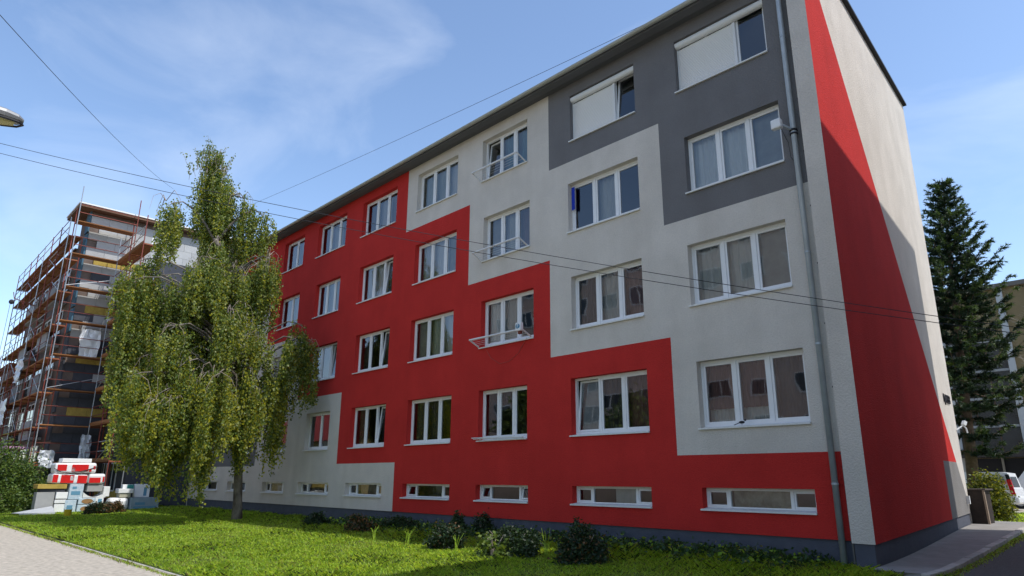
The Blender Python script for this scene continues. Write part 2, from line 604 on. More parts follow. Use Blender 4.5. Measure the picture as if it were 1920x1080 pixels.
SD = 10.6
TOP = 13.95
gw.quad([g3(0, zp(0)), g3(7.61, zp(7.61)), g3(7.61, 2.157), g3(9.58, 2.157), g3(0.15, TOP), g3(0, TOP)], 0)
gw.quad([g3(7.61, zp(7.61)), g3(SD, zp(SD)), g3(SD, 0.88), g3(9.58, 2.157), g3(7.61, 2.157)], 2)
gw.quad([g3(SD, 0.88), g3(SD, TOP), g3(0.15, TOP), g3(9.58, 2.157)], 1)
px0 = -5.23
gw.quad([(px0, GY, 0.55), (GX, GY, 0.55), (GX, GY, TOP), (px0, GY, TOP)], 1)
gw.quad([(px0, 0.3, 0.55), (px0, GY, 0.55), (px0, GY, TOP), (px0, 0.3, TOP)], 1)
bx, by = gp(SD)
gw.quad([(bx, by, 0.3), (bx - 0.4, by, 0.3), (bx - 0.4, by, TOP), (bx, by, TOP)], 1)
gw.quad([(px0, GY, TOP), (GX, GY, TOP), (bx, by, TOP), (bx - 0.4, by, TOP)], 1)
gw.quad([(px0, GY, 0.55), (px0, GY + .03, 0.55), (GX - .03, GY + .03, 0.55), (GX, GY, 0.55)], 1)
gw.quad([(px0, 0.3, 12.9), (bx - 0.4, by, 12.9), (bx - 0.4, by, TOP), (px0, 0.3, TOP)], 1)
gw.build('gable_wall', [RED, LGT, stucco('sunlit_dark_grey_render', (0.25, 0.235, 0.22))], block)  # lower patch: dark grey paint, lightened in colour for its sunlit look
pg = MB()
pg.quad([(px0 + .03, GY + .03, -0.2), (GX - .03, GY + .03, -0.2), (GX - .03, GY + .03, 0.55), (px0 + .03, GY + .03, 0.55)])
pg.quad([(px0 + .03, 0.3, -0.2), (px0 + .03, GY + .03, -0.2), (px0 + .03, GY + .03, 0.55), (px0 + .03, 0.3, 0.55)])
pg.quad([(GX - .03, GY + .03, -0.2), g3(SD - .05, 0.0, -.03), g3(SD - .05, zp(SD), -.03), (GX - .03, GY + .03, 0.55)])
pg.build('gable_plinth', PLI, block)
fl = MB()
fl.bar(g3(-0.06, TOP + .02, -0.1), g3(SD + .06, TOP + .02, -0.1), 0.42, 0.07)
fo = fl.build('parapet_flashing', BLK, block)
for i in range(14):
    MB().box(-.02, .02, -.03, .03, 0, .05).build('flashing_clip', BLK, fo, g3(0.5 + i * .75, TOP + .05, 0.08))
# roof, soffit, gutter
rb = MB()
RP = [(XL - .15, -0.42), (-5.25, -0.42), (-5.25, -0.2), (-6.25, 10.2), (XL - .15, 10.2)]
rb.quad([(x, y, 13.22) for x, y in RP]); rb.quad([(x, y, 13.03) for x, y in reversed(RP)])
for (xa, ya), (xb, yb) in zip(RP, RP[1:] + RP[:1]):
    rb.quad([(xa, ya, 13.03), (xb, yb, 13.03), (xb, yb, 13.22), (xa, ya, 13.22)])
rb.build('roof', ROOFM, block)
so = MB()
so.quad([(XL, 0, 13.0), (XR, 0, 13.0), (XR, -0.24, 13.0), (XL, -0.24, 13.0)])
so.quad([(XL, -0.24, 13.0), (XR, -0.24, 13.0), (XR, -0.24, 12.94), (XL, -0.24, 12.94)])
so.quad([(XL, -0.24, 12.94), (XR, -0.24, 12.94), (XR, -0.46, 12.97), (XL, -0.46, 12.97)])
so.quad([(XL, -0.46, 12.97), (XR, -0.46, 12.97), (XR, -0.46, 13.2), (XL, -0.46, 13.2)])
so.build('soffit', SOF, block)
gu = MB()
GR = 0.075
seg = [(-0.545 + GR * math.cos(t), 13.08 + GR * math.sin(t)) for t in [math.pi + math.pi * j / 8 for j in range(9)]]
for (ya, za), (yb, zb) in zip(seg[:-1], seg[1:]):
    gu.quad([(XL - .1, ya, za), (XR + .02, ya, za), (XR + .02, yb, zb), (XL - .1, yb, zb)])
for yy in (XL - .1, XR + .02):
    gu.quad([(yy, y, z) for y, z in seg])
gut = gu.build('gutter', GUT, block)
gb = MB()
for (ya, za), (yb, zb) in zip([(-0.545 + .084 * math.cos(t), 13.08 + .084 * math.sin(t)) for t in [math.pi + math.pi * j / 8 for j in range(8)]],
                              [(-0.545 + .084 * math.cos(t), 13.08 + .084 * math.sin(t)) for t in [math.pi + math.pi * (j + 1) / 8 for j in range(8)]]):
    gb.quad([(-.02, ya, za - 13), (.02, ya, za - 13), (.02, yb, zb - 13), (-.02, yb, zb - 13)])
gbo = gb.build('gutter_joint', GUT, gut, (0, 0, 0))
gbo.location = Vector((-6.4, 0, 13.0)) - OFF[gut.name]
for i in range(1, 14):
    o = gbo.copy(); link(o, gut, (-6.4 - i * 2.45, 0, 13.0))
# downpipe + brackets, lightning rod, cable
dp = MB().tube([(-5.47, -0.50, 13.0), (-5.47, -0.42, 12.86), (-5.47, -0.16, 12.6), (-5.47, -0.13, 12.4), (-5.47, -0.13, 0.12)], 0.058, 14).build('downpipe', ZINC, block, smooth=True)
for z in (1.55, 4.2, 6.1, 8.8, 11.2):
    MB().tube([(-5.47, -0.13, z), (-5.47, -0.13, z + .035)], 0.066, 14).bar((-5.47, -0.06, z + .018), (-5.47, 0.0, z + .018), .03, .02).build('pipe_bracket', ZINC, dp)
lr = MB().tube([(-5.31, -0.06, 0.1), (-5.31, -0.06, 1.9)], 0.02, 8).tube([(-5.31, -.06, 1.9), (-5.315, -.05, 4), (-5.30, -.06, 6), (-5.315, -.05, 9), (-5.31, -.06, 12.9)], 0.008, 6).build('lightning_rod', mat('rod_steel', (0.2, 0.2, 0.2), .5, metal=.6), block)
for i in range(9):
    MB().box(-5.33, -5.29, -0.085, 0.0, 2.1 + i * 1.25, 2.13 + i * 1.25).build('rod_clip', BLK, lr)

# ---- windows
CURT = {
    'lace': mat('lace_curtain', (0.62, 0.62, 0.60), 0.95, var=0.1, vscale=14, stretch=(9, 1, .5)),
    'white': mat('white_curtain', (0.82, 0.82, 0.82), 0.95, var=0.08, vscale=12, stretch=(9, 1, .5)),
    'brown': mat('brown_curtain', (0.19, 0.10, 0.09), 0.95, var=0.35, vscale=10, stretch=(9, 1, .4)),
    'teal': mat('teal_curtain', (0.16, 0.32, 0.36), 0.95, var=0.25, vscale=10, stretch=(9, 1, .4)),
    'green': mat('pale_green_curtain', (0.50, 0.55, 0.48), 0.95, var=0.12, vscale=10, stretch=(9, 1, .4)),
    'grey': mat('grey_blind', (0.36, 0.36, 0.35), 0.95, var=0.1, vscale=4),
    'dark': mat('dark_drape', (0.07, 0.065, 0.07), 0.95, var=0.3, vscale=10, stretch=(9, 1, .4)),
}
# per window: one letter per light (l lace, w white, b brown, t teal, g green, y grey blind, d dark drape, . nothing); T = tilted light
LOOK = {
    'A1': 'bbd', 'A2': 'lly', 'A3': 'wwy', 'A4': 'SS.', 'B1': 'ydb', 'B2': 'dlb', 'B3': '.l.', 'B4': 'SS.',
    'C1': '...', 'C2': 'wl.', 'C3': 'ylb', 'C4': '.tt', 'D1': 'dd.', 'D2': 'ygl', 'D3': 'lwy', 'D4': 'ggw',
    'E1': 'b.d', 'E2': 'd.d', 'E3': 'lwd', 'E4': 'dlb', 'F1': 'd.', 'F2': 'bwd', 'F3': 'yw', 'F4': 'bld',
    'G1': 'ly', 'G2': 'wl', 'G3': 'yw', 'G4': 'yl', 'H1': 'w.', 'H2': 'lw', 'H3': 'l.', 'H4': 'wl', 'I1': 'wy', 'I2': '.l', 'I3': 'lw', 'I4': 'wl'}
KEY = {'l': 'lace', 'w': 'white', 'b': 'brown', 't': 'teal', 'g': 'green', 'y': 'grey', 'd': 'dark'}
TILT = {('B1', 0), ('C4', 0), ('E1', 2), ('E2', 2), ('F2', 2), ('E3', 2), ('B4', 2), ('C0', 0), ('C0', 2), ('D0', 0)}


def curtain_mesh(x0, x1, z0, z1, y, folds):
    b = MB()
    n = max(6, int((x1 - x0) * folds))
    pr = None
    for i in range(n + 1):
        x = x0 + (x1 - x0) * i / n
        yy = y + (0.025 if i % 2 else -0.02) + U(-.008, .008)
        if pr:
            b.quad([(pr[0], pr[1], z0), (x, yy, z0), (x, yy, z1), (pr[0], pr[1], z1)])
        pr = (x, yy)
    return b


def sash(name, parent, x0, x1, z0, z1, y, fw, tilt=0.0):
    """casement light: frame bars and glass in one object"""
    b = MB()
    T = 0.055
    pts = []
    b.box(x0, x1, y, y + T, z0, z0 + fw, 0); b.box(x0, x1, y, y + T, z1 - fw, z1, 0)
    b.box(x0, x0 + fw, y + .001, y + T - .001, z0 + fw, z1 - fw, 0); b.box(x1 - fw, x1, y + .001, y + T - .001, z0 + fw, z1 - fw, 0)
    b.quad([(x0 + fw, y + .02, z0 + fw), (x1 - fw, y + .02, z0 + fw), (x1 - fw, y + .02, z1 - fw), (x0 + fw, y + .02, z1 - fw)], 1)
    if tilt:
        b.v = [(vx, y + T + (vz - z0) * math.sin(tilt) + (vy - y - T) * math.cos(tilt), z0 + (vz - z0) * math.cos(tilt) - (vy - y - T) * math.sin(tilt)) for vx, vy, vz in b.v]
    return b.build(name, [PVC, GLS], parent)


def make_window(c, k):
    a, b = WX[c][k]
    z0, z1 = win_z(k)
    key = c + str(k)
    y = DEP
    F = 0.055
    fr = MB()
    fr.box(a, b, y, y + .07, z1 - F, z1); fr.box(a, b, y, y + .07, z0, z0 + F + (.03 if k else .0))
    fr.box(a, a + F, y + .001, y + .069, z0 + F, z1 - F); fr.box(b - F, b, y + .001, y + .069, z0 + F, z1 - F)
    w = b - a
    if k == 0:
        cuts = [a + F, a + 0.22 * w, b - 0.22 * w, b - F]
    else:
        n = 3 if w > 2.05 else 2
        cuts = [a + F + (w - 2 * F) * i / n for i in range(n + 1)]
    for xm in cuts[1:-1]:
        fr.box(xm - .035, xm + .035, y - .004, y + .066, z0 + F, z1 - F)
    win = fr.build('window', PVC, block, ((a + b) / 2, y, z0))
    look = LOOK.get(key, '...')
    zb = z0 + F + (.03 if k else 0)
    for i, (xa, xb) in enumerate(zip(cuts[:-1], cuts[1:])):
        la = xa + (.036 if i else 0.0); lb = xb - (.036 if i < len(cuts) - 2 else 0.0)
        if k and i < len(look) and look[i] == 'S':
            continue
        tl = 0.10 if (key, i) in TILT else 0.0
        if k == 0 and i == 1:
            MB().quad([(la, y + .03, zb), (lb, y + .03, zb), (lb, y + .03, z1 - F), (la, y + .03, z1 - F)]).build('pane', GLS, win)
            if c in 'AEFGI':  # added cloth stands in for bright beige reflections in the glass
                curtain_mesh(la - .02, lb + .02, z0 + .02, z1, y + .2, 9).build('curtain', mat('beige_reflection_cloth', (.55, .50, .40), .95, col2=(.28, .24, .18), vscale=4), win)
            elif c == 'B':  # added lace over part of the pane, same reflection stand-in
                curtain_mesh(la + .55, lb + .02, z0 + .02, z1, y + .2, 9).build('curtain', CURT['lace'], win)
        else:
            sash('sash', win, la + .002, lb - .002, zb + .002, z1 - F - .002, y + .012, 0.05 if k else 0.035, tl * (2.2 if k == 0 else 1))
        if k and i < len(look) and look[i] in KEY:
            kind = KEY[look[i]]
            short = key == 'A1' and i < 2
            cz0 = z0 + (0.42 if short else .05)
            if kind == 'grey':
                MB().quad([(la - .01, y + .17, z0), (lb + .01, y + .17, z0), (lb + .01, y + .17, z1), (la - .01, y + .17, z1)]).build('blind', CURT[kind], win)
            else:
                curtain_mesh(la - .03, lb + .03, cz0, z1 - .02, y + .2, 14).build('curtain', CURT[kind], win)
                if short:
                    curtain_mesh(la - .03, lb + .03, z0 + .03, z0 + .5, y + .26, 22).build('curtain', CURT['lace'], win)
    # sill
    sl = MB()
    sl.quad([(a - .035, -.05, z0 - .004), (b + .012, -.05, z0 - .004), (b + .012, y, z0 + .03), (a - .035, y, z0 + .03)])
    sl.box(a - .035, b + .012, -.055, -.045, z0 - .035, z0 - .002)
    sl.box(a - .035, b + .012, -.045, -.002, z0 - .03, z0 - .012)
    sl.build('sill', SILL, win)
    # room behind
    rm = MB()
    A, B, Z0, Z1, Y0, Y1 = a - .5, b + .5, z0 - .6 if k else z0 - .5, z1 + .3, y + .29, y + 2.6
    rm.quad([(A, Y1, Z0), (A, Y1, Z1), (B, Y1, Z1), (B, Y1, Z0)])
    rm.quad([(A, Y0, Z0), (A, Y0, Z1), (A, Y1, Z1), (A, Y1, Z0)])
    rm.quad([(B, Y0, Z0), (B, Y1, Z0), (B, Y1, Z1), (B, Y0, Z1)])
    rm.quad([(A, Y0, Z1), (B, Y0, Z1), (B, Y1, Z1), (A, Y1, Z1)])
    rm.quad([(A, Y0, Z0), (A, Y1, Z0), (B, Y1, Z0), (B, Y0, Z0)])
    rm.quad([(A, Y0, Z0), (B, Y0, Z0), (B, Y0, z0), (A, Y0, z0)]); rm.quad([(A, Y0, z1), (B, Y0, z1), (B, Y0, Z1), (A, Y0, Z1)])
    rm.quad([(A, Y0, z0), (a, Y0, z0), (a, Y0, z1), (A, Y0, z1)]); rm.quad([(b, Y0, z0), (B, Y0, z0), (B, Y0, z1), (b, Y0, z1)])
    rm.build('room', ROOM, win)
    # roller shutter over two lights
    if k and 'S' in look:
        x1s = cuts[2]
        sh = MB()
        zt = z1 - .2
        n = 30
        for j in range(n):
            za = z0 + .02 + (zt - z0 - .02) * j / n; zb2 = z0 + .02 + (zt - z0 - .02) * (j + 1) / n
            zm = (za + zb2) / 2
            sh.quad([(a + .03, y - .02, za), (x1s - .03, y - .02, za), (x1s - .03, y - .032, zm), (a + .03, y - .032, zm)])
            sh.quad([(a + .03, y - .032, zm), (x1s - .03, y - .032, zm), (x1s - .03, y - .02, zb2), (a + .03, y - .02, zb2)])
        sh.box(a + .003, a + .035, y - .05, y - .002, z0 + .01, zt); sh.box(x1s - .035, x1s + .035, y - .05, y - .002, z0 + .01, zt)
        sh.build('roller_shutter', SHUT, win)
        bxm = MB().tube([(a + .005, y - .065, z1 - .1), (b - .005, y - .065, z1 - .1)], 0.094, 18)
        bxm.build('shutter_box', SHUT, win, smooth=False)
    return win


WIN = {}
for c in COLS:
    for k in range(5):
        WIN[c + str(k)] = make_window(c, k)

# house lettering, wall lamp and bell box on the gable
cu = bpy.data.curves.new('lettering', 'FONT')
cu.body = 'byk E33'
cu.size = 0.34
cu.extrude = 0.015
cu.space_character = 0.9
tmp = bpy.data.objects.new('tmp', cu)
COL.objects.link(tmp)
dg = bpy.context.evaluated_depsgraph_get()
lm = bpy.data.meshes.new_from_object(tmp.evaluated_get(dg))
bpy.data.objects.remove(tmp)
lm.materials.clear(); lm.materials.append(BLK)
lo = bpy.data.objects.new('house_lettering', lm)
link(lo, block, g3(9.1, 3.82, 0.02))
lo.rotation_euler = (math.pi / 2, 0, math.pi / 2 + GA)
wl = MB()
wl.bar(g3(10.45, 3.1, 0.0), g3(10.65, 3.25, 0.18), .03, .03)
wl.bar(g3(10.65, 3.25, 0.18), g3(10.7, 3.36, 0.22), .1, .09)
wl.tube([g3(10.66, 3.22, .18), g3(10.72, 3.16, .22), g3(10.72, 3.02, .24)], 0.022, 6)
wl.build('wall_camera', PVC, block)
MB().bar(g3(10.2, 1.02, 0.03), g3(10.2, 1.24, 0.03), .06, .12).build('bell_box', PVC, block)

# ---- things fixed outside windows
RACKM = mat('rack_white_paint', (0.72, 0.72, 0.72), 0.4)


def rack(key, label, folded=False):
    a, b = WX[key[0]][int(key[1])]
    z = win_z(int(key[1]))[0] + .03
    r = empty('drying_rack', ((a + b) / 2, -.05, z), label, 'drying rack', 'drying racks below the window column beside the red steps')
    x0, x1 = a - .03, b - .05
    if folded:
        MB().bar((x0 - .05, -.17, z + .04), (x1, -.12, z + .0), .03, .025).bar((x0 - .05, -.11, z + .01), (x1, -.08, z - .01), .03, .02).build('rail', RACKM, r)
        MB().bar((x0 + .2, -.17, z + .04), (x0 + .2, -.05, z - .01), .02, .02).build('bracket', RACKM, r)
        return
    zo = z + .16
    MB().tube([(x0, -.42, zo), (x1, -.42, zo)], .03, 8).build('rail', RACKM, r)
    for x in (x0, x1):
        MB().tube([(x, -.42, zo), (x, -.05, z - .01)], .024, 6).build('bracket', RACKM, r)
    for j in range(4):
        yy = -.36 + j * .075
        MB().tube([(x0, yy, zo - .026 - j * .034), (x1, yy, zo - .026 - j * .034)], .004, 5).build('line', RACKM, r)


rack('C4', 'white drying rack under the top-floor window with teal curtains')
rack('C3', 'white drying rack under the pale grey wall window one floor below the teal curtains')
rack('C2', 'white drying rack on red wall carrying a small white box')
rack('C1', 'folded white drying rack lying flat on a red wall window sill', True)
bx0 = empty('antenna_box', (-13.62, -.42, 5.62), 'small white box with round blue emblem clipped to a drying rack', 'antenna')
MB().box(-13.72, -13.50, -.52, -.40, 5.66, 5.90).build('housing', PVC, bx0, bevel=.02)
EMB = mat('emblem_blue', (0.05, 0.22, 0.36), .5)
e = MB()
e.quad([(-13.61 + .085 * math.cos(t), -.525, 5.79 + .07 * math.sin(t)) for t in [2 * math.pi * i / 20 for i in range(20)]]).build('emblem', EMB, bx0)
MB().box(-13.635, -13.622, -.53, -.527, 5.735, 5.845).box(-13.622, -13.585, -.53, -.527, 5.833, 5.845).box(-13.622, -13.585, -.53, -.527, 5.785, 5.797).box(-13.595, -13.583, -.53, -.527, 5.79, 5.84).build('letter', PVC, bx0)
MB().box(-13.66, -13.56, -.47, -.39, 5.58, 5.66).build('clamp', mat('rust', (0.2, 0.06, 0.04), .8), bx0)
cb = MB().tube([(-15.5, -.03, 5.42), (-15.3, -.02, 5.15), (-14.9, -.02, 4.93), (-14.5, -.02, 4.95), (-14.1, -.02, 5.15), (-13.75, -.03, 5.55)], .006, 5)
tag(cb.build('loose_cable', mat('thin_red_cable', (0.35, 0.08, 0.06), .6)), 'thin loose cable sagging on red wall below the rack with the white box', 'cable')
an = empty('dish_antenna', (-5.55, -.3, 8.87), 'white square wireless antenna clamped to the zinc downpipe', 'antenna')
MB().box(-5.80, -5.58, -.50, -.36, 8.88, 9.10).build('housing', PVC, an, bevel=.03)
MB().bar((-5.6, -.42, 8.95), (-5.5, -.2, 8.9), .05, .05).build('arm', ZINC, an)
MB().tube([(-5.47, -.13, 8.86), (-5.47, -.13, 8.90)], .085, 12).tube([(-5.47, -.13, 8.78), (-5.47, -.13, 8.81)], .085, 12).build('clamp', BLK, an)
MB().tube([(-5.62, -.4, 8.9), (-5.58, -.2, 8.6), (-5.6, -.1, 8.3), (-5.5, -.06, 8.1)], .006, 5).build('cable', BLK, an)
cl = MB()
for i in range(6):
    x = -12.04 + i * .02
    xa, xb2, yy, y2 = x, x + .02, .1 + (.02 if i % 2 else 0), .1 + (0 if i % 2 else .02)
    cl.quad([(xa, yy, 9.02 + U(-.03, .03)), (xb2, y2, 9.02 + U(-.03, .03)), (xb2, y2, 9.72), (xa, yy, 9.72)])
tag(cl.build('hanging_cloth', mat('blue_cloth', (0.02, 0.05, 0.42), .8)), 'bright blue cloth hanging in the corner of a window opening', 'cloth')
bd = MB().ellipsoid((-7.28, -.05, 2.80), (.07, .035, .03), 8, 6).ellipsoid((-7.2, -.05, 2.84), (.025, .02, .022), 6, 5).bar((-7.34, -.05, 2.79), (-7.46, -.05, 2.75), .03, .01).tube([(-7.28, -.05, 2.78), (-7.28, -.05, 2.74)], .005, 4)
tag(bd.build('cable_tangle', BLK), 'small dark tangle lying on the white sill of the brown-curtained window', 'cable')

# ------------------------------------------------------------------ neighbouring blocks (outside the frame: cast the shadows, fill reflections)
def simple_block(name, label, x0, x1, y0, y1, h, wm, roofm, face=None, rot=0.0, nx=0, nz=0, roof_h=0.0):
    e = empty(name, ((x0 + x1) / 2, (y0 + y1) / 2, 0), label, 'building')
    sk = math.tan(rot)
    P = [(x0, y0), (x1, y0), (x1 - sk * (y1 - y0), y1), (x0 - sk * (y1 - y0), y1)]
    b = MB()
    for i in range(4):
        a, c = P[i], P[(i + 1) % 4]
        b.quad([(a[0], a[1], -.3), (c[0], c[1], -.3), (c[0], c[1], h), (a[0], a[1], h)])
    b.build('wall', wm, e)
    r = MB()
    if roof_h:
        ym = (y0 + y1) / 2
        r.quad([(x0 - .4, y0 - .5, h - .2), (x1 + .4, y0 - .5, h - .2), (x1 + .4, ym, h + roof_h), (x0 - .4, ym, h + roof_h)])
        r.quad([(x0 - .4, ym, h + roof_h), (x1 + .4, ym, h + roof_h), (x1 + .4, y1 + .5, h - .2), (x0 - .4, y1 + .5, h - .2)])
        r.quad([(x1, y0, h), (x1, y1, h), (x1, ym, h + roof_h)]); r.quad([(x0, y1, h), (x0, y0, h), (x0, ym, h + roof_h)])
    else:
        r.quad([(p[0], p[1], h) for p in P])
    r.build('roof', roofm, e)
    if nx:
        yf = y1 if face == 'N' else y0
        sg = 1 if face == 'N' else -1
        w = MB()
        w.box(-.95, .95, min(0, sg * .02), max(0, sg * .02), -.7, .7, 0)
        w.quad([(-.85, sg * .03, -.6), (.85, sg * .03, -.6), (.85, sg * .03, .6), (-.85, sg * .03, .6)], 1)
        w.box(-.03, .03, min(0, sg * .05), max(0, sg * .05), -.6, .6, 0)
        first = None
        for i in range(nx):
            for j in range(nz):
                loc = (x0 + (x1 - x0) * (i + .5) / nx, yf, 2.4 + j * 2.8)
                if first is None:
                    first = w.build('window', [PVC, mat('dark_pane', (0.03, 0.04, 0.05), .05, spec=.8)], e, (0, 0, 0)); first.location = Vector(loc) - OFF[e.name]
                else:
                    o = first.copy(); link(o, e, loc)
    return e


PINK = stucco('pinkish_render', (0.62, 0.50, 0.44))
YEL = stucco('yellow_render', (0.55, 0.42, 0.18))
RROOF = mat('red_roof_tiles', (0.35, 0.05, 0.04), .8, var=.2, vscale=6)
simple_block('neighbour_block', 'pale grey apartment block across the driveway from the red gable', 0.84, 16, -8.0, 9.8, 16.5, LGT, ROOFM, 'S', math.radians(3), 4, 5)
simple_block('opposite_block', 'tall pinkish apartment block across the path facing the red facade', -54, -14, -46, -31, 23, PINK, ROOFM, 'N', 0, 12, 7)
simple_block('yellow_house', 'yellow house with a red gable roof across the path', -92, -66, -36, -26, 6.0, YEL, RROOF, 'N', 0, 8, 2, 4.5)

# ------------------------------------------------------------------ trees
LF = [leafmat('birch_leaf_mid', (0.16, 0.21, 0.035), .4), leafmat('birch_leaf_dark', (0.075, 0.12, 0.025), .35), leafmat('birch_leaf_yellow', (0.34, 0.34, 0.035), .5), leafmat('birch_leaf_pale', (0.27, 0.30, 0.11), .35)]


def birch():
    bx, by = -26.42, -2.63
    e = empty('birch_tree', (bx, by, gzf(by)), 'tall weeping birch with trailing leafy strands on the lawn before the facade', 'tree')
    rt = Vector((0.383, 0.924, 0)); ct = Vector((0.924, -0.383, 0))
    B0 = Vector((bx, by, 0))

    def W(l, d, z):
        return B0 + rt * l + ct * d + Vector((0, 0, z))
    trunk_pts = [(0, 0, .0), (-.05, .0, .8), (-.18, .05, 2.4), (-.45, .1, 4.2), (-.85, .15, 6.2), (-1.3, .1, 8.2), (-1.75, .05, 10.2), (-2.2, 0, 12.2), (-2.5, 0, 13.6), (-2.62, 0, 14.9)]
    tr = MB().tube([W(*p) for p in trunk_pts], [.21, .165, .145, .13, .11, .09, .07, .045, .03, .012], 12)
    trunk = tr.build('trunk', BARK_B, e, smooth=True)

    def trunk_at(z):
        for a, b in zip(trunk_pts[:-1], trunk_pts[1:]):
            if a[2] <= z <= b[2]:
                t = (z - a[2]) / (b[2] - a[2])
                return Vector((a[0] + (b[0] - a[0]) * t, a[1] + (b[1] - a[1]) * t, z))
        return Vector(trunk_pts[-1])
    lobes = [(-2.59, 0.00, 14.79, 10.18, 1.0), (-4.13, 0.30, 12.26, 8.18, 0.71), (-1.09, 0.00, 12.99, 8.55, 0.56), (-2.19, 0.80, 10.79, 6.58, 1.56), (-4.70, 0.50, 9.80, 5.66, 1.22),
             (-0.16, 0.60, 10.23, 6.55, 0.89), (-4.85, 0.00, 8.51, 3.38, 0.84), (-3.82, 1.80, 5.29, 2.05, 1.22), (-1.85, 2.20, 5.35, 1.89, 1.44), (1.49, 0.80, 7.69, 4.33, 0.84),
             (0.45, 1.20, 5.85, 2.50, 1.00), (-0.55, 1.50, 8.19, 4.19, 1.33), (-3.28, -0.80, 9.37, 3.90, 1.56), (-1.79, 2.00, 4.07, 0.98, 0.31), (-2.84, 2.00, 3.66, 1.45, 0.40),
             (-1.75, -1.50, 7.90, 2.76, 1.33), (-3.55, 1.20, 7.16, 2.98, 1.33), (1.16, 0.80, 5.75, 3.51, 0.44), (-2.35, -0.60, 13.39, 9.47, 1.0), (-.35, .2, 12.3, 8.9, .5), (.2, .9, 10.2, 7.4, .5)]
    fine = []
    lobes = [(l + (.5 if l < -3 else (.3 if l < -1.5 else 0)), d, zt, zb, r) for l, d, zt, zb, r in lobes]
    for (l, d, zt, zb, r) in lobes:
        if r < .75:
            fine.append((l, d, zt, zb, r)); continue
        k = 4 if r > 1.1 else 3
        a0 = U(0, 6.28)
        for q in range(k):
            a = a0 + q * 6.283 / k + U(-.4, .4)
            off = r * U(.35, .68)
            fine.append((l + off * math.cos(a), d + off * .9 * math.sin(a), zt - U(0, 1.3) * min(1, r), zb + U(-.5, .9), r * U(.38, .58)))
        fine.append((l, d, zt, zb + (zt - zb) * .35, r * .4))
    # long trailing fingers at the skirt of the crown
    for q in range(13):
        ll = U(-4.6, 1.2); zz = U(4.4, 6.2)
        fine.append((ll, U(.4, 2.2) if ll < .3 else .9, zz, zz - U(2.4, 3.6) if ll < .2 else zz - 2.0, U(.16, .3)))
    lobes = fine
    twig = MB()
    pts_all, tone_all = [], []
    for li, (l, d, zt, zb, r) in enumerate(lobes):
        # arching limb from the trunk to the crest of the lobe
        zs0 = max(2.6, min(13.2, zt - 1.2 - 0.25 * abs(l + 1.5)))
        a = trunk_at(zs0)
        top = Vector((l, d, zt - .15))
        mid = a.lerp(top, .55) + Vector((0, 0, .55))
        path = [a, a.lerp(mid, .5) + Vector((0, 0, .12)), mid, mid.lerp(top, .6) + Vector((0, 0, .18)), top, top + (top - mid) * .25 + Vector((0, 0, -.25))]
        MB().tube([W(*p) for p in path], [.06, .048, .036, .026, .018, .008], 6).build('limb', BARK_B, e, smooth=True)
        ns = int(10 + 54 * r)
        for s in range(ns):
            if s % 6 == 0:
                rr = r * math.sqrt(U(0, 1)); ph = U(0, 2 * math.pi); tuft_len = U(.3, 1.0) if r > .45 else U(.75, 1.05)
                tx, ty = l + rr * math.cos(ph), d + rr * .9 * math.sin(ph)
            o = Vector((tx + random.gauss(0, .09), ty + random.gauss(0, .09), 0))
            dome = 1 - (rr / (r + .01)) ** 2
            z1 = zt - (1 - dome) * (0.4 + 0.5 * r) + U(-.45, .12)
            full = z1 - zb
            ln = full * min(1.1, tuft_len * U(.7, 1.15))
            if ln < .3:
                continue
            sw = Vector((U(-.25, .25), U(-.25, .25), 0))
            n = max(3, int(ln / .35))
            P = []
            for q in range(n + 1):
                t = q / n
                P.append(o + sw * math.sin(t * 2.2) * .8 + Vector((0, 0, z1 - ln * t)))
            if s % 11 == 0:
                # feeder twig from the crest
                twig.tube([W(*(top + Vector((U(-.1, .1), U(-.1, .1), 0)))), W(*(top.lerp(P[0], .6) + Vector((0, 0, .18)))), W(*P[0]), W(*P[min(2, n)])], [.009, .007, .005, .003], 4, caps=False)
            # keep clear of the facade behind
            m = int(ln * 46)
            t = RNG.uniform(0, 1, m) ** .85
            idx = np.clip((t * n).astype(int), 0, n - 1)
            fr = t * n - idx
            PA = np.array([tuple(W(*p)) for p in P])
            L = PA[idx] * (1 - fr)[:, None] + PA[idx + 1] * fr[:, None]
            L += RNG.normal(0, .055, (m, 3))
            pts_all.append(L)
            yl = 3.0 if zt < 6.2 else 1.2
            bias = U(0, 1)
            w = [.45, .30, .10 * yl, .16] if bias < .6 else ([.3, .12, .25 * yl, .2] if bias < .85 else [.25, .6, .02, .1])
            tone_all.append(pick(m, w))
    # small spray of upright leaves at the tip and a fringe on bare twigs
    for q in range(60):
        a = U(0, 6.28); rr = U(0, .8)
        P0 = W(-2.6 + rr * math.cos(a), rr * math.sin(a), U(13.9, 14.9) - rr * .5)
        P1 = P0 + Vector((U(-.25, .25), U(-.25, .25), U(.1, .55)))
        twig.tube([P0 - Vector((0, 0, .3)), P1], [.008, .004], 4, caps=False)
        m = 16
        t = RNG.uniform(0, 1, m)[:, None]
        pts_all.append(np.array(P0) * (1 - t) + np.array(P1) * t + RNG.normal(0, .05, (m, 3))); tone_all.append(pick(m, [.5, .4, .02, .1]))
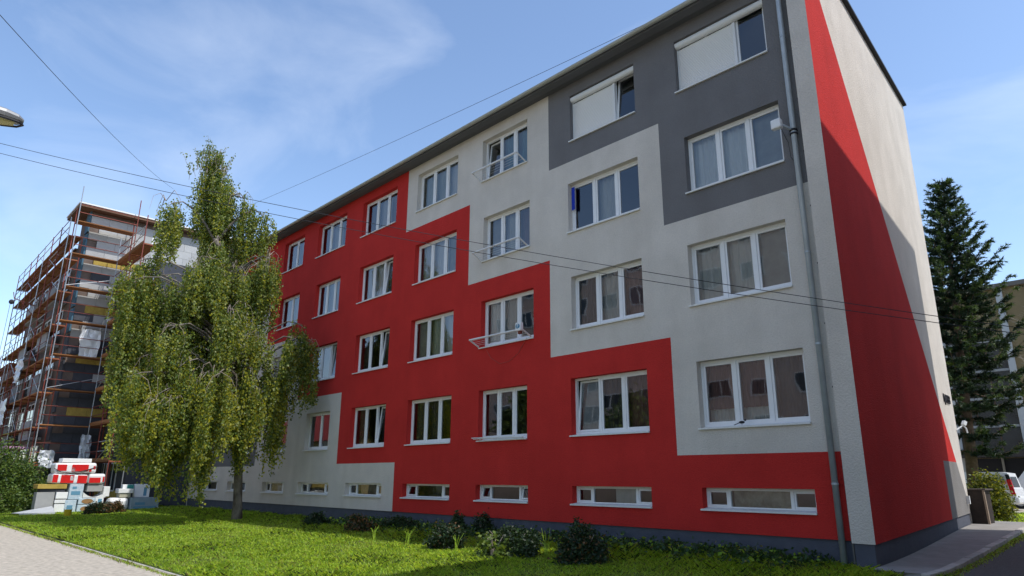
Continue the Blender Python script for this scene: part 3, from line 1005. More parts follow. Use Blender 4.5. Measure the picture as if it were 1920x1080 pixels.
    # bare arching twigs that stand out of the crown
    for (l, d, z) in ((-3.9, .3, 12.45), (-1.2, 0, 13.1), (.1, .8, 10.5), (-1.3, 2.1, 5.55)):
        for j in range(5):
            a = U(0, 6.28); R0 = U(.4, .95)
            P0 = Vector((l, d, z - .3))
            P1 = P0 + Vector((R0 * .5 * math.cos(a), R0 * .5 * math.sin(a), U(.15, .4)))
            P2 = P0 + Vector((R0 * math.cos(a), R0 * math.sin(a), U(-.1, .2)))
            P3 = P2 + Vector((R0 * .15 * math.cos(a), R0 * .15 * math.sin(a), -U(.5, 1.1)))
            twig.tube([W(*p) for p in (P0, P1, P2, P3)], [.016, .011, .007, .003], 5, caps=False)
    twig.build('twigs', TWIG, e)['kind'] = 'stuff'
    P = np.concatenate(pts_all); tone = np.concatenate(tone_all)
    keep = P[:, 1] < -0.12
    P, tone = P[keep], tone[keep]
    V, F = leaf_quads(P, .088, droop=.9, aspect=.7)
    o = mesh_arrays('crown', V, F, tone, LF, e)
    return e


birch()
SPN = [leafmat('spruce_needles', (0.028, 0.055, 0.018), .15), leafmat('spruce_needles_light', (0.075, 0.12, 0.028), .2), leafmat('spruce_needles_dark', (0.016, 0.034, 0.016), .1)]


def spruce(x, y, H, label):
    g = gzf(y)
    e = empty('spruce_tree', (x, y, g), label, 'tree')
    MB().tube([(x, y, g - .1), (x + .06 * H * .3, y, g + H * .3), (x + .06 * H * .7, y, g + H * .7), (x + .06 * H, y, g + H)], [.24, .19, .09, .012], 12).build('trunk', BARK_S, e, smooth=True)
    rng = np.random.default_rng(5)
    br = MB()
    C0, D0, T0 = [], [], []
    z = 2.6
    while z < H - .15:
        f = z / H
        rad = (1 - f) ** 1.0 * 5.0 * (0.45 if z < 4.2 else 1.0) + .15
        nb = 5 if z < 4 else (9 if f < .8 else 6)
        a0 = rng.uniform(0, 6.28)
        for i in range(nb):
            a = a0 + i * 6.283 / nb + rng.uniform(-.3, .3)
            L = rad * rng.uniform(.55, 1.1)
            rise = -.28 + .95 * f ** 1.5
            n = 7
            P = []
            for q in range(n + 1):
                t = q / n
                P.append(np.array([x + .06 * z + math.cos(a) * L * t, y + math.sin(a) * L * t, g + z + L * (rise * t - .18 * math.sin(t * 3.1) * (1 - f) + .34 * t ** 2.5)]))
            br.tube([Vector(p) for p in P], [max(.006, .035 * (1 - f) * (1 - q / n) + .006) for q in range(n + 1)], 5, caps=False)
            # side shoots, tilting outward and a little down
            ns = int(8 + L * 13)
            for sidx in range(ns):
                t = rng.uniform(.12, 1)
                k = min(int(t * n), n - 1)
                p = P[k] * (1 - (t * n - k)) + P[k + 1] * (t * n - k)
                side = 1 if sidx % 2 else -1
                aa = a + side * rng.uniform(.35, 1.1)
                sl = (0.18 + 0.42 * (1 - t) * min(1, L / 2)) * rng.uniform(.7, 1.3)
                if t > .93: aa, sl = a, .3
                d = np.array([math.cos(aa), math.sin(aa), rng.uniform(-.45, .1) + .5 * f])
                d /= np.linalg.norm(d)
                m = int(sl * 75) + 5
                u = rng.uniform(0, 1, m)[:, None]
                C0.append(p + d * sl * u)
                nd = d * .55 + rng.normal(0, .55, (m, 3)); nd /= np.linalg.norm(nd, axis=1, keepdims=True)
                D0.append(nd)
                T0.append(np.full(m, 1 if (t > .72 and rng.uniform() < .55) else (2 if rng.uniform() < .4 else 0)))
        z += .32 + .36 * (1 - f)
    br.build('limbs', BARK_S, e)['kind'] = 'stuff'
    C1 = np.concatenate(C0); D1 = np.concatenate(D0); T1 = np.concatenate(T0)
    n = len(C1)
    sd = np.cross(D1, rng.normal(size=(n, 3))); sd /= np.linalg.norm(sd, axis=1, keepdims=True)
    L = rng.uniform(.08, .17, n)[:, None]
    V = np.stack([C1 - sd * .02, C1 + sd * .02, C1 + D1 * L], 1).reshape(-1, 3)
    mesh_arrays('crown', V, np.arange(3 * n).reshape(n, 3), T1, SPN, e)
    return e


spruce(-8.0, 19.3, 14.2, 'tall dark spruce with a bare lower trunk behind the gable end')


def bush(name, label, c, r, n, leaf, mats, weights, clumps=60, cat='shrub', group=None, stems=6, stemmat=None, seed=1, flat=0.0, droop=0.1, aspect=.62):
    rng = np.random.default_rng(seed)
    g = c[2]
    e = empty(name, c, label, cat, group)
    d = rng.normal(size=(clumps, 3)); d /= np.linalg.norm(d, axis=1, keepdims=True)
    d[:, 2] = np.abs(d[:, 2]) * 1.15 - .15
    rad = rng.uniform(.5, 1.0, clumps) ** .6
    cc = d * rad[:, None]
    k = rng.integers(0, clumps, n)
    P = cc[k] + rng.normal(0, .16, (n, 3)) * np.array([1, 1, .9])
    P[:, 2] = P[:, 2] * r[2] * .95 + .0
    P[:, 0] *= r[0]; P[:, 1] *= r[1]
    P += np.array([c[0], c[1], g + r[2] * .12])
    P = P[P[:, 2] > g + .02]
    P = P[P[:, 1] < 0.0] if c[1] < 0 else P
    V, F = leaf_quads(P, leaf, droop=droop, aspect=aspect, rng=rng)
    wts = np.array(weights, float)
    tone = rng.choice(len(mats), len(P), p=wts / wts.sum())
    # whole clumps share a tone now and then
    mesh_arrays('foliage', V, F, tone, mats, e)
    st = MB()
    for i in range(stems):
        a = U(0, 6.28); q = U(.3, .8)
        st.tube([(c[0] + U(-.05, .05), c[1] + U(-.05, .05), g - .05), (c[0] + r[0] * q * .4 * math.cos(a), c[1] + r[1] * q * .4 * math.sin(a), g + r[2] * .45), (c[0] + r[0] * q * math.cos(a), c[1] + r[1] * q * math.sin(a), g + r[2] * .95)], [.022, .014, .005], 5)
    st.build('stems', stemmat or TWIG, e)['kind'] = 'stuff'
    return e


DKL = [leafmat('dark_shrub_leaf', (0.018, 0.036, 0.014), .2), leafmat('mid_shrub_leaf', (0.04, 0.075, 0.02), .25), leafmat('dry_shrub_leaf', (0.16, 0.085, 0.03), .2), leafmat('fresh_shrub_leaf', (0.14, 0.2, 0.035), .35)]
HDL = [leafmat('hedge_leaf', (0.075, 0.13, 0.024), .25), leafmat('hedge_leaf_light', (0.15, 0.21, 0.035), .3), leafmat('hedge_leaf_dark', (0.02, 0.045, 0.013), .2)]
THL = [leafmat('thuja_leaf', (0.11, 0.14, 0.02), .3), leafmat('thuja_leaf_yellow', (0.22, 0.22, 0.03), .35), leafmat('thuja_leaf_dark', (0.04, 0.06, 0.014), .2)]
bush('hedge_bush', 'large dense dark green bush beside the piled building materials', (-41.6, -8.5, gzf(-8.5)), (1.9, 2.3, 2.75), 42000, .11, HDL, [.5, .25, .3], 170, 'bush', stems=9, seed=3)
bush('hedge_bush', 'low leafy bush at the foot of the large dark green bush', (-39.6, -7.9, gzf(-7.9)), (.6, .7, .9), 5000, .1, HDL, [.5, .35, .15], 50, 'bush', stems=5, seed=4)
bush('golden_bush', 'yellow-green bush beside the dark wooden stand behind the gable', (-6.2, 13.4, gzf(13.4)), (.62, .62, 1.25), 11000, .085, THL, [.45, .4, .2], 110, 'bush', stems=6, seed=6, droop=-.3)
SPOTS = [  # x, y, rx, rz, weights, label
    (-9.15, -3.05, .5, .56, [.7, .2, .1, 0], 'dark rounded shrub with brown withered lower leaves by the plinth'),
    (-11.0, -3.2, .58, .52, [.75, .25, .0, .0], 'broad dark shrub behind the pale green sprig by the plinth'),
    (-12.95, -3.35, .42, .5, [.8, .15, .05, .0], 'dark shrub with a bare hollow at its foot by the plinth'),
    (-18.6, -2.2, .42, .42, [.4, .15, .45, 0], 'small shrub with reddish-brown leaves by the plinth'),
    (-21.5, -2.0, .42, .38, [.8, .2, 0, 0], 'small very dark shrub by the pale grey end of the plinth'),
    (-18.2, -1.1, .6, .34, [.5, .5, 0, 0], 'loose low green shrub with thin twigs against the plinth'),
    (-15.6, -.9, .2, .5, [.6, .4, 0, 0], 'narrow upright sapling behind the dark hollow-footed shrub'),
    (-14.9, -.6, .26, .5, [.7, .3, 0, 0], 'narrow dark sapling against the plinth between two basement windows'),
    (-11.4, -.6, .2, .5, [.8, .2, 0, 0], 'thin dark sapling behind the withered shrub at the plinth')]
for i, (x, y, rx, rz, w, lab) in enumerate(SPOTS):
    bush('shrub', lab, (x, y, gzf(y)), (rx, rx, rz), int(5200 * rx * 2), .062, DKL, w, 45, 'shrub', 'shrubs along the plinth', stems=5, seed=20 + i)
bush('leafy_sprig', 'pale fresh-green sprig standing in front of the broad dark shrub', (-10.95, -3.75, gzf(-3.75)), (.3, .3, .48), 300, .10, DKL, [0, .1, 0, .9], 30, 'plant', stems=6, seed=41)
for i, (x, y, lab) in enumerate(((-35.5, -5.2, 'small dark round shrub in front of the printed foam boxes'), (-35.8, -4.4, 'reddish brown dried shrub in front of the plastic-wrapped sack'))):
    bush('shrub', lab, (x, y, gzf(y)), (.42, .42, .5), 3500, .07, DKL, [.75, .1, .15, 0] if i == 0 else [.4, .05, .55, 0], 40, 'shrub', 'shrubs before the material pile', stems=5, seed=50 + i)


# trees across the path, seen only as reflections
def round_tree(x, y, H, label, seed):
    g = gzf(y)
    e = empty('leafy_tree', (x, y, g), label, 'tree', 'trees across the path')
    MB().tube([(x, y, g), (x + .1, y, g + H * .4), (x, y, g + H * .8)], [.22, .15, .05], 8).build('trunk', BARK_S, e)
    rng = np.random.default_rng(seed)
    cc = rng.normal(size=(90, 3)); cc /= np.linalg.norm(cc, axis=1, keepdims=True); cc *= rng.uniform(.4, 1, (90, 1))
    k = rng.integers(0, 90, 9000)
    P = (cc[k] + rng.normal(0, .13, (9000, 3))) * np.array([H * .32, H * .32, H * .36]) + np.array([x, y, g + H * .62])
    V, F = leaf_quads(P, .3, rng=rng)
    mesh_arrays('crown', V, F, rng.choice(3, 9000), HDL, e)


TLAB = ['round leafy tree before the pinkish block, beside its middle windows', 'tallest round leafy tree before the pinkish block', 'round leafy tree between the pinkish block and the yellow house', 'smallest round leafy tree before the pinkish block']
for i, (x, y, H) in enumerate(((-38, -24, 9), (-47, -23, 10), (-57, -25, 9), (-29, -25, 8))):
    round_tree(x, y, H, TLAB[i], 70 + i)

# bare twiggy branches beside the spruce
bt = empty('bare_tree', (-4.2, 24.0, gzf(24)), 'leafless twiggy tree beside the spruce before the ochre building', 'tree')
tb = MB()
tb.tube([(-4.2, 24, .3), (-4.3, 24, 4.5)], [.12, .08], 8)
tb.build('trunk', BARK_S, bt)
tw = MB()
for i in range(60):
    z = U(3.2, 8.6); a = U(0, 6.28)
    p0 = Vector((-4.3, 24, min(z, 4.6)))
    p1 = Vector((-4.3 + U(-2.0, 1.2), 24 + U(-1.2, 1.2), z + U(.2, 1)))
    p2 = p1 + Vector((U(-1.0, .6), U(-.5, .5), U(.1, .9)))
    tw.tube([p0, p0.lerp(p1, .5) + Vector((0, 0, .2)), p1, p2], [.03, .02, .012, .004], 4, caps=False)
    for j in range(3):
        q = p1.lerp(p2, U(0, 1)); tw.tube([q, q + Vector((U(-.6, .5), U(-.3, .3), U(.0, .6)))], [.007, .003], 3, caps=False)
tw.build('limbs', mat('bare_twig', (0.4, 0.34, 0.28), .9), bt)['kind'] = 'stuff'

# ------------------------------------------------------------------ grass
GRM = [leafmat('grass_blade', (0.25, 0.42, 0.04), .5), leafmat('grass_blade_light', (0.45, 0.60, 0.09), .5), leafmat('grass_blade_dry', (0.25, 0.23, 0.08), .3), leafmat('weed_leaf', (0.035, 0.075, 0.02), .25)]


def grass(name, label, X, Y, hmin, hmax, seed, dens_w=1.0, weights=(.42, .40, .06, .12)):
    rng = np.random.default_rng(seed)
    n = len(X)
    Z = gz(Y)
    dist = np.hypot(X, Y + 13.6)
    h = rng.uniform(hmin, hmax, n)
    strip = ss(-3.6, -1.6, Y) * (X > -40) * (Y < 0)
    h *= 1 + 1.0 * strip * rng.uniform(0, 1, n)
    tuft = (np.sin(X * 3.1 + 1.3 * np.sin(Y * 2.3)) * np.sin(Y * 3.7 + np.sin(X * 1.7)))
    h *= 1 + .35 * tuft
    broad = np.sin(X * .83 + 1.7 * np.sin(Y * .61 + 1)) * np.sin(Y * 1.13 + 1.2 * np.sin(X * .37)) + .5 * np.sin(X * 2.1 + Y * 1.7)
    h *= 1 + .24 * np.clip(broad, -1, 1)
    a = rng.uniform(0, 2 * np.pi, n); lean = rng.uniform(.15, .85, n)
    w = rng.uniform(.0028, .0058, n) * np.clip(dist / 11, 1, 3.0)
    P = np.stack([X, Y, Z - .005], 1)
    side = np.stack([-np.sin(a), np.cos(a), np.zeros(n)], 1) * w[:, None]
    dirv = np.stack([np.cos(a) * lean, np.sin(a) * lean, np.ones(n)], 1)
    mid = P + dirv * (h * .55)[:, None]
    tip = P + np.stack([np.cos(a) * lean * 1.7, np.sin(a) * lean * 1.7, np.full(n, .92)], 1) * h[:, None]
    V = np.stack([P - side, P + side, mid + side * .8, tip, mid - side * .8], 1).reshape(-1, 3)
    F = np.arange(5 * n).reshape(n, 5)
    patch = .5 + .5 * np.sin(X * .55 + 2 * np.sin(Y * .4)) * np.sin(Y * .9 + X * .21)
    tone = rng.choice(4, n, p=np.array(weights) / sum(weights))
    tone = np.where((rng.uniform(size=n) < .35 * patch) & (tone == 0), 1, tone)
    tone = np.where((broad > .55) & (rng.uniform(size=n) < .2), 3, tone)
    tone = np.where((broad < -.8) & (rng.uniform(size=n) < .16), 2, tone)
    o = mesh_arrays(name, V, F, tone, GRM)
    tag(o, label, 'grass', kind='stuff')
    return o


n0 = 420000
gx = RNG.uniform(-40, -4.3, n0); gy = RNG.uniform(-9.0, -.05, n0)
dd = np.hypot(gx, gy + 13.6)
kp = RNG.uniform(size=n0) < np.clip(15.0 / dd, .3, 1.0)
kp &= ~((gx > -5.2) & (gy > -.75))
gx, gy = gx[kp], gy[kp]
grass('lawn_grass', 'short green lawn grass between the path kerb and the painted facade', gx, gy, .03, .085, 1)
gx = RNG.uniform(-16, -4.9, 16000); gy = RNG.uniform(12.5, 21.4, 16000)
grass('back_grass', 'sunlit grass under the spruce behind the gable', gx, gy, .04, .12, 2)
# dry grass and weeds along the kerbs
gx = np.concatenate([RNG.uniform(-40, -4.5, 9000), -3.82 - .0625 * 4 + RNG.normal(0, .05, 2500)])
gy = np.concatenate([np.where(RNG.uniform(size=9000) < .45, -9.0, -9.18 - np.abs(RNG.normal(0, .06, 9000))), RNG.uniform(-.6, 9, 2500)])
gx[9000:] = -3.83 - .0625 * np.maximum(gy[9000:], 0) + RNG.normal(0, .06, 2500)
grass('kerb_weeds', 'sparse dry grass and weeds along the kerb edges', gx, gy, .015, .05, 3, weights=(.3, .2, .42, .08))
# taller weeds by the plinth
wx = RNG.uniform(-22, -5.6, 2600); wy = -np.abs(RNG.normal(.35, .6, 2600)) - .1
wy = np.clip(wy, -3.2, -.08)
rngw = np.random.default_rng(9)
P = np.stack([wx, wy, gz(wy) + rngw.uniform(.02, .2, 2600)], 1)
P = P[::2]
P = np.repeat(P, 7, 0) + rngw.normal(0, .07, (1300 * 7, 3)) * np.array([1, 1, .7])
P = P[(P[:, 1] < -.02) & (P[:, 2] > .05)]
V, F = leaf_quads(P, .09, droop=-.1, rng=rngw)
tag(mesh_arrays('weeds', V, F, rngw.choice(4, len(P), p=[.1, .03, .02, .85]), GRM), 'dark leafy weeds growing along the foot of the plinth', 'weeds', kind='stuff')
# tall single grass stalks in the light
for i, (x, y) in enumerate(((-10.4, -2.75), (-12.3, -3.6), (-14.4, -3.4), (-15.9, -3.4))):
    st = MB()
    for j in range(7):
        a = U(0, 6.28); q = U(.03, .16)
        st.tube([(x + U(-.05, .05), y + U(-.05, .05), gzf(y)), (x + q * .4 * math.cos(a), y + q * .4 * math.sin(a), gzf(y) + .25), (x + q * math.cos(a), y + q * math.sin(a), gzf(y) + U(.3, .62 if i == 0 else .4))], [.006, .005, .003], 4)
    tag(st.build('grass_stalk', GRM[1]), ['tall thin clump of grass stalks beside the withered shrub', 'short upright grass stalks before the hollow-footed shrub', 'short grass stalks in the lawn below a wide basement window', 'short grass stalks in the sunlit lawn before the narrow saplings'][i], 'grass stalks', None if i == 0 else 'grass stalks at the lawn edge')

# ------------------------------------------------------------------ building under renovation with its scaffold
SX, SY, SH = -46.0, -5.5, 17.3
EPSG = mat('shade_darkened_graphite', (0.062, 0.066, 0.078), .9, var=.12, vscale=4, objvar=.18)  # graphite, darkened in colour so the lower wall stays shaded-looking
EPSL = mat('sun_lightened_foam_panel', (0.40, 0.40, 0.39), .9, var=.06, vscale=4, objvar=.08)  # same grey boards with the sunlit tone put into the colour
WOOL = mat('mineral_wool', (0.42, 0.30, 0.07), .95, var=.2, vscale=6)
BRICK = mat('bare_old_wall', (0.16, 0.12, 0.10), .95, var=.25, vscale=1.5)
ren = empty('renovated_building', (-60, 0, 0), 'tall block being clad in grey insulation boards behind scaffolding', 'building')
w = MB()
TX, LX, LH = -48.6, -63.0, 15.5       # tower depth, end and height of the long wing
w.quad([(TX, SY, 0), (SX - .1, SY, 0), (SX - .1, SY, SH), (TX, SY, SH)])
w.quad([(SX - .1, SY, 0), (SX - .1, 6, 0), (SX - .1, 6, SH), (SX - .1, SY, SH)])
w.quad([(TX, 6, LH), (TX, SY, LH), (TX, SY, SH), (TX, 6, SH)])
w.quad([(LX, SY + .02, 0), (TX, SY + .02, 0), (TX, SY + .02, LH), (LX, SY + .02, LH)])
w.quad([(LX, 6, 0), (LX, SY + .02, 0), (LX, SY + .02, LH), (LX, 6, LH)])
w.quad([(-76, SY + .6, 0), (LX, SY + .6, 0), (LX, SY + .6, 10.5), (-76, SY + .6, 10.5)])
w.quad([(-76, SY + .6, 10.5), (LX, SY + .6, 10.5), (LX, 6, 10.5), (-76, 6, 10.5)])
w.build('wall', BRICK, ren)
rf = MB()
rf.box(TX - .3, SX + .55, SY - .8, 6.5, SH, SH + .16)
rf.box(LX - .2, TX - .31, SY - .1, 6.5, LH, LH + .12)
rfo = rf.build('roof', mat('brown_fascia', (0.16, 0.09, 0.055), .8), ren)
MB().box(TX - .35, SX + .6, SY - .85, 6.55, SH + .16, SH + .24).build('roof_edge', mat('white_flashing', (.75, .74, .72), .5), rfo)
pan = MB().box(0, .085, .006, .994, .006, .494)
pm = {}
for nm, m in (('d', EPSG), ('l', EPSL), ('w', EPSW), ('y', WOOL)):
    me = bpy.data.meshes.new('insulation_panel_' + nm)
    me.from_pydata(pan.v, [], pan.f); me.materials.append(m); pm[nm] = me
nrow = 34
for r in range(nrow):
    z = .5 + r * .5
    if z + .5 > SH: break
    for c in range(-1, 7):
        y0 = SY + c + (0.5 if r % 2 else 0)
        if y0 < SY - .01 or y0 > 1.2: continue
        band = r % 6 == 3
        k = 'y' if band and z < 16 and (z < 8 or c < 5) else ('l' if z > 9.0 else 'd')  # pale above, dark below: sun and shade put into panel colour
        if z > 15.5 and 2.2 < c < 4 and r == 31: k = 'w'
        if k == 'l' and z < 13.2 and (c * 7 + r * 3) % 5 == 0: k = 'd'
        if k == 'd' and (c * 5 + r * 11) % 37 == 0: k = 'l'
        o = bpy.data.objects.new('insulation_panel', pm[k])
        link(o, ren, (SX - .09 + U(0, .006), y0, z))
# half panels at the corner and corner boards (blue tinted)
BLU = mat('blue_primer_wall', (0.07, 0.15, 0.21), .85, var=.15, vscale=2)
for r in range(0, 11):
    MB().box(SX - .9, SX - .05, SY - .09, SY - .01, .5 + r * 1.55, 1.9 + r * 1.55).build('corner_board', BLU if r > 5 else EPSG, ren)
# windows and balconies on the long side
for fl in range(5):
    for i in range(4):
        x = -50.2 - i * 3.4; z = 1.9 + fl * 2.75
        b = MB(); b.box(x - 1, x + 1, SY - .05, SY - .01, z, z + 1.5, 0); b.quad([(x - .9, SY - .06, z + .1), (x + .9, SY - .06, z + .1), (x + .9, SY - .06, z + 1.4), (x - .9, SY - .06, z + 1.4)], 1)
        b.box(x - .04, x + .04, SY - .08, SY - .05, z + .1, z + 1.4, 0)
        b.build('window', [PVC, MATS['dark_pane']], ren)
        if i % 2 == 0:
            MB().box(x - 1.5, x + 1.5, SY - .7, SY - .02, z - .95, z - .8).box(x - 1.5, x + 1.5, SY - .72, SY - .66, z - .8, z + .15).build('balcony', [mat('balcony_panel', (.3, .3, .3), .9, objvar=.4)], ren)
# lower wing set back between the tall block and the painted block
wing = empty('unfinished_wing', (-43, 2, 0), 'lower unfinished dark wing between the scaffolded block and the painted block', 'building')
b = MB()
b.quad([(SX, -3, 0), (-40, -3, 0), (-40, -3, 13.3), (SX, -3, 13.3)]); b.quad([(-40, -3, 0), (-40, 8, 0), (-40, 8, 13.3), (-40, -3, 13.3)]); b.quad([(SX, -3, 13.3), (-40, -3, 13.3), (-40, 8, 13.3), (SX, 8, 13.3)])
b.build('wall', EPSG, wing)
for (x, z, wd, hh) in ((-44.2, .35, .9, 2.1), (-42.4, .9, 1.3, 1.5), (-44.2, 4.0, 1.4, 1.5), (-42.0, 4.0, 1.4, 1.5), (-44.2, 6.8, 1.4, 1.5), (-42.0, 6.8, 1.4, 1.5), (-44.2, 9.6, 1.4, 1.5), (-42.0, 9.6, 1.4, 1.5)):
    q = MB(); q.box(x - wd / 2, x + wd / 2, -3.05, -3.01, z, z + hh, 0); q.quad([(x - wd / 2 + .08, -3.06, z + .08), (x + wd / 2 - .08, -3.06, z + .08), (x + wd / 2 - .08, -3.06, z + hh - .08), (x - wd / 2 + .08, -3.06, z + hh - .08)], 1)
    q.box(x - .03, x + .03, -3.08, -3.05, z + .08, z + hh - .08, 0)
    q.build('window', [PVC, MATS['dark_pane']], wing)
MB().box(SX + .1, -40.1, -3.04, -3.005, .55, .95).build('wool_strip', WOOL, wing)
MB().box(SX + .1, -40.1, -3.04, -3.005, 10.6, 12.2).build('wood_sheet', mat('yellow_board', (.40, .25, .07), .85, var=.25, vscale=2), wing)

LIFTS = [2.4, 4.4, 6.35, 8.3, 10.25, 12.25, 14.25, 16.25]
cylm = {}
for nm, m in (('r', TUBR), ('g', TUBG)):
    t = MB().tube([(0, 0, 0), (0, 0, 1)], 1.0, 7)
    me = bpy.data.meshes.new('tube_' + nm); me.from_pydata(t.v, [], t.f); me.materials.append(m); cylm[nm] = me
bxme = bpy.data.meshes.new('deck'); tb = MB().box(0, 1, 0, 1, -1, 0); bxme.from_pydata(tb.v, [], tb.f); bxme.materials.append(WOODP)


def rod(name, parent, a, b, r, k):
    a, b = Vector(a), Vector(b)
    o = bpy.data.objects.new(name, cylm[k])
    link(o, parent, a)
    o.rotation_mode = 'QUATERNION'
    o.rotation_quaternion = (b - a).to_track_quat('Z', 'Y')
    o.scale = (r, r, (b - a).length)
    return o


def deck(parent, x0, x1, y0, y1, z, th=.055):
    o = bpy.data.objects.new('plank', bxme)
    link(o, parent, (x0, y0, z)); o.scale = (x1 - x0, y1 - y0, th)
    return o


def scaffold(label, P0, P1, inward, lifts, nb, top, tall_extra=1.1, planks=2, colr='r', toe=True):
    """bays along P0->P1; inward is the unit vector towards the wall, .75 m wide"""
    P0, P1, I = Vector(P0), Vector(P1), Vector(inward)
    e = empty('scaffold', tuple(P0), label, 'scaffold', 'scaffolds on the block under renovation')
    W = .75
    for i in range(nb + 1):
        p = P0.lerp(P1, i / nb)
        for s in (0, 1):
            q = p + I * (W * s)
            rod('standard', e, (q.x, q.y, 0.05), (q.x, q.y, top + (tall_extra if s == 0 else -.1)), .028, 'g' if (i + s) % 3 == 0 else colr)
        for z in lifts:
            a, b = p, p + I * W
            rod('transom', e, (a.x, a.y, z - .08), (b.x, b.y, z - .08), .024, colr)
    for i in range(nb):
        a = P0.lerp(P1, i / nb); b = P0.lerp(P1, (i + 1) / nb)
        for z in lifts:
            for k in range(planks):
                u = I * (W * (k + .04) / planks); v = I * (W * (k + .96) / planks)
                c1, c2 = a + u, b + v
                dl = (b - a).normalized() * .03
                x0, x1 = sorted((c1.x + dl.x, c2.x - dl.x)); y0, y1 = sorted((c1.y + dl.y, c2.y - dl.y))
                deck(e, x0, x1, y0, y1, z)
            for hgt in (.5, 1.0):
                rod('guard_rail', e, (a.x, a.y, z + hgt), (b.x, b.y, z + hgt), .022, 'g' if (i * 3 + int(z)) % 4 == 1 else colr)
            o = bpy.data.objects.new('toe_board', bxme)
            if toe:
                x0, x1 = sorted((a.x, b.x)); y0, y1 = sorted((a.y, b.y))
                link(o, e, (x0 - .015 if x1 - x0 < .1 else x0, y0 - .015 if y1 - y0 < .1 else y0, z + .14)); o.scale = (max(x1 - x0, .03), max(y1 - y0, .03), .14)
            if (i + int(z)) % 3 == 0:
                rod('brace', e, (a.x, a.y, z), (b.x, b.y, z + 1.0), .018, 'g')
    return e


scaffold('red and galvanised scaffold with wooden decks across the insulated end wall', (SX + .95, SY - .85, 0), (SX + .95, -3.2, 0), (-1, 0, 0), LIFTS, 1, 17.3, toe=False)
scaffold('long red scaffold with wooden decks running along the balcony side', (SX - .2, SY - 1.0, 0), (-63.4, SY - 1.0, 0), (0, 1, 0), [z - .1 for z in LIFTS[:-1]] + [15.6], 7, 15.6, toe=False)
scaffold('lower far scaffold carrying on past the end of the long wing', (-64.5, SY - .4, 0), (-75, SY - .4, 0), (0, 1, 0), [2.3, 4.3, 6.25, 8.2, 10.1], 4, 10.2, toe=False)
scaffold('scaffold before the unfinished wing, half hidden by the birch', (SX + 1.0, -3.95, 0), (-39.8, -3.95, 0), (0, 1, 0), [2.45, 4.45, 6.4, 8.35, 10.3, 12.3, 14.1], 2, 14.6)
ht = empty('hoist', (SX - 7, SY - 1.0, 13.0), 'small pulley hoist arm with a hanging rope on the long scaffold', 'hoist')
MB().bar((SX - 7, SY - 1.0, 12.4), (SX - 7, SY - 2.2, 12.7), .05, .05).bar((SX - 7, SY - 2.2, 12.7), (SX - 7, SY - 2.3, 13.1), .04, .04).bar((SX - 7, SY - 1.0, 11.7), (SX - 7, SY - 1.8, 12.55), .04, .04).build('arm', TUBR, ht)
MB().ellipsoid((SX - 7, SY - 2.3, 12.45), (.1, .16, .16), 10, 8).build('pulley', BLK, ht)
MB().tube([(SX - 7, SY - 2.35, 12.3), (SX - 7, SY - 2.45, .5)], .012, 5).build('rope', BLK, ht)
PLA = mat('plastic_sheeting', (0.62, 0.64, 0.66), .35, var=.12, vscale=5)


def cloth(name, label, c, ax, w, h, seed, m=PLA, cat='sheet'):
    rng = random.Random(seed)
    b = MB()
    n, k = 7, 7
    ax = Vector(ax).normalized(); nrm = ax.cross(Vector((0, 0, 1)))
    G = [[None] * (k + 1) for _ in range(n + 1)]
    for i in range(n + 1):
        for j in range(k + 1):
            sq = 1 - .35 * abs(j / k - .4)
            G[i][j] = Vector(c) + ax * ((i / n - .5) * w * sq + rng.uniform(-.03, .03)) + Vector((0, 0, -h * j / k + rng.uniform(-.05, .05))) + nrm * rng.uniform(-.09, .09)
    for i in range(n):
        for j in range(k):
            b.quad([G[i][j], G[i + 1][j], G[i + 1][j + 1], G[i][j + 1]])
    return tag(b.build(name, m, smooth=True), label, cat)


cloth('plastic_sheet', 'crumpled white plastic sheet hanging low at the scaffold corner', (SX + 1.05, -5.75, 3.0), (0, 1, 0), .75, .9, 1)
cloth('plastic_sheet', 'white plastic sheet hanging beside the birch on the end-wall scaffold', (SX + 1.05, -4.0, 3.9), (0, 1, 0), .6, 1.4, 2)
cloth('plastic_sheet', 'large white plastic sheet lit by sun on the end-wall scaffold deck', (SX + .75, -4.6, 9.9), (0, 1, 0), 1.1, 1.6, 3, EPSW)
cloth('plastic_sheet', 'grey plastic sheeting bulging from a middle deck of the long scaffold', (-54, SY - 1.1, 9.0), (1, 0, 0), 2.4, 1.5, 4)
cloth('plastic_sheet', 'pale plastic sheeting draped at a lower deck of the long scaffold', (-57, SY - 1.1, 6.6), (1, 0, 0), 2.6, 1.7, 5)
MB_aw = MB().box(-50.4, SX - .3, SY - 1.9, SY - .9, 3.1, 3.22, 0)
tag(MB_aw.box(-50.4, SX - .3, SY - 1.92, SY - 1.9, 2.75, 3.25, 0).build('pink_board', mat('pink_foam_board', (.50, .27, .40), .8)), 'long pink foam board lying on the lowest scaffold deck', 'board')
tag(MB().box(-53.4, -50.6, SY - 1.92, SY - 1.86, 2.75, 3.2).build('turquoise_board', mat('turquoise_foam_board', (.25, .45, .46), .8)), 'turquoise foam board lying beside the pink board', 'board')

# ------------------------------------------------------------------ pile of building materials
REDP = mat('red_film', (0.62, 0.02, 0.02), .35, var=.1, vscale=5)
WHF = mat('white_film', (0.80, 0.80, 0.79), .35, var=.05, vscale=6)
GRYB = mat('grey_board', (0.34, 0.34, 0.33), .9, var=.06, vscale=5)
BLUP = mat('blue_print', (0.12, 0.28, 0.40), .6)
PRN = mat('printed_film', (0.62, 0.68, 0.72), .5, col2=(.35, .48, .58), vscale=7)
BRN = mat('brown_print', (0.30, 0.17, 0.07), .6)
PXF = -38.0


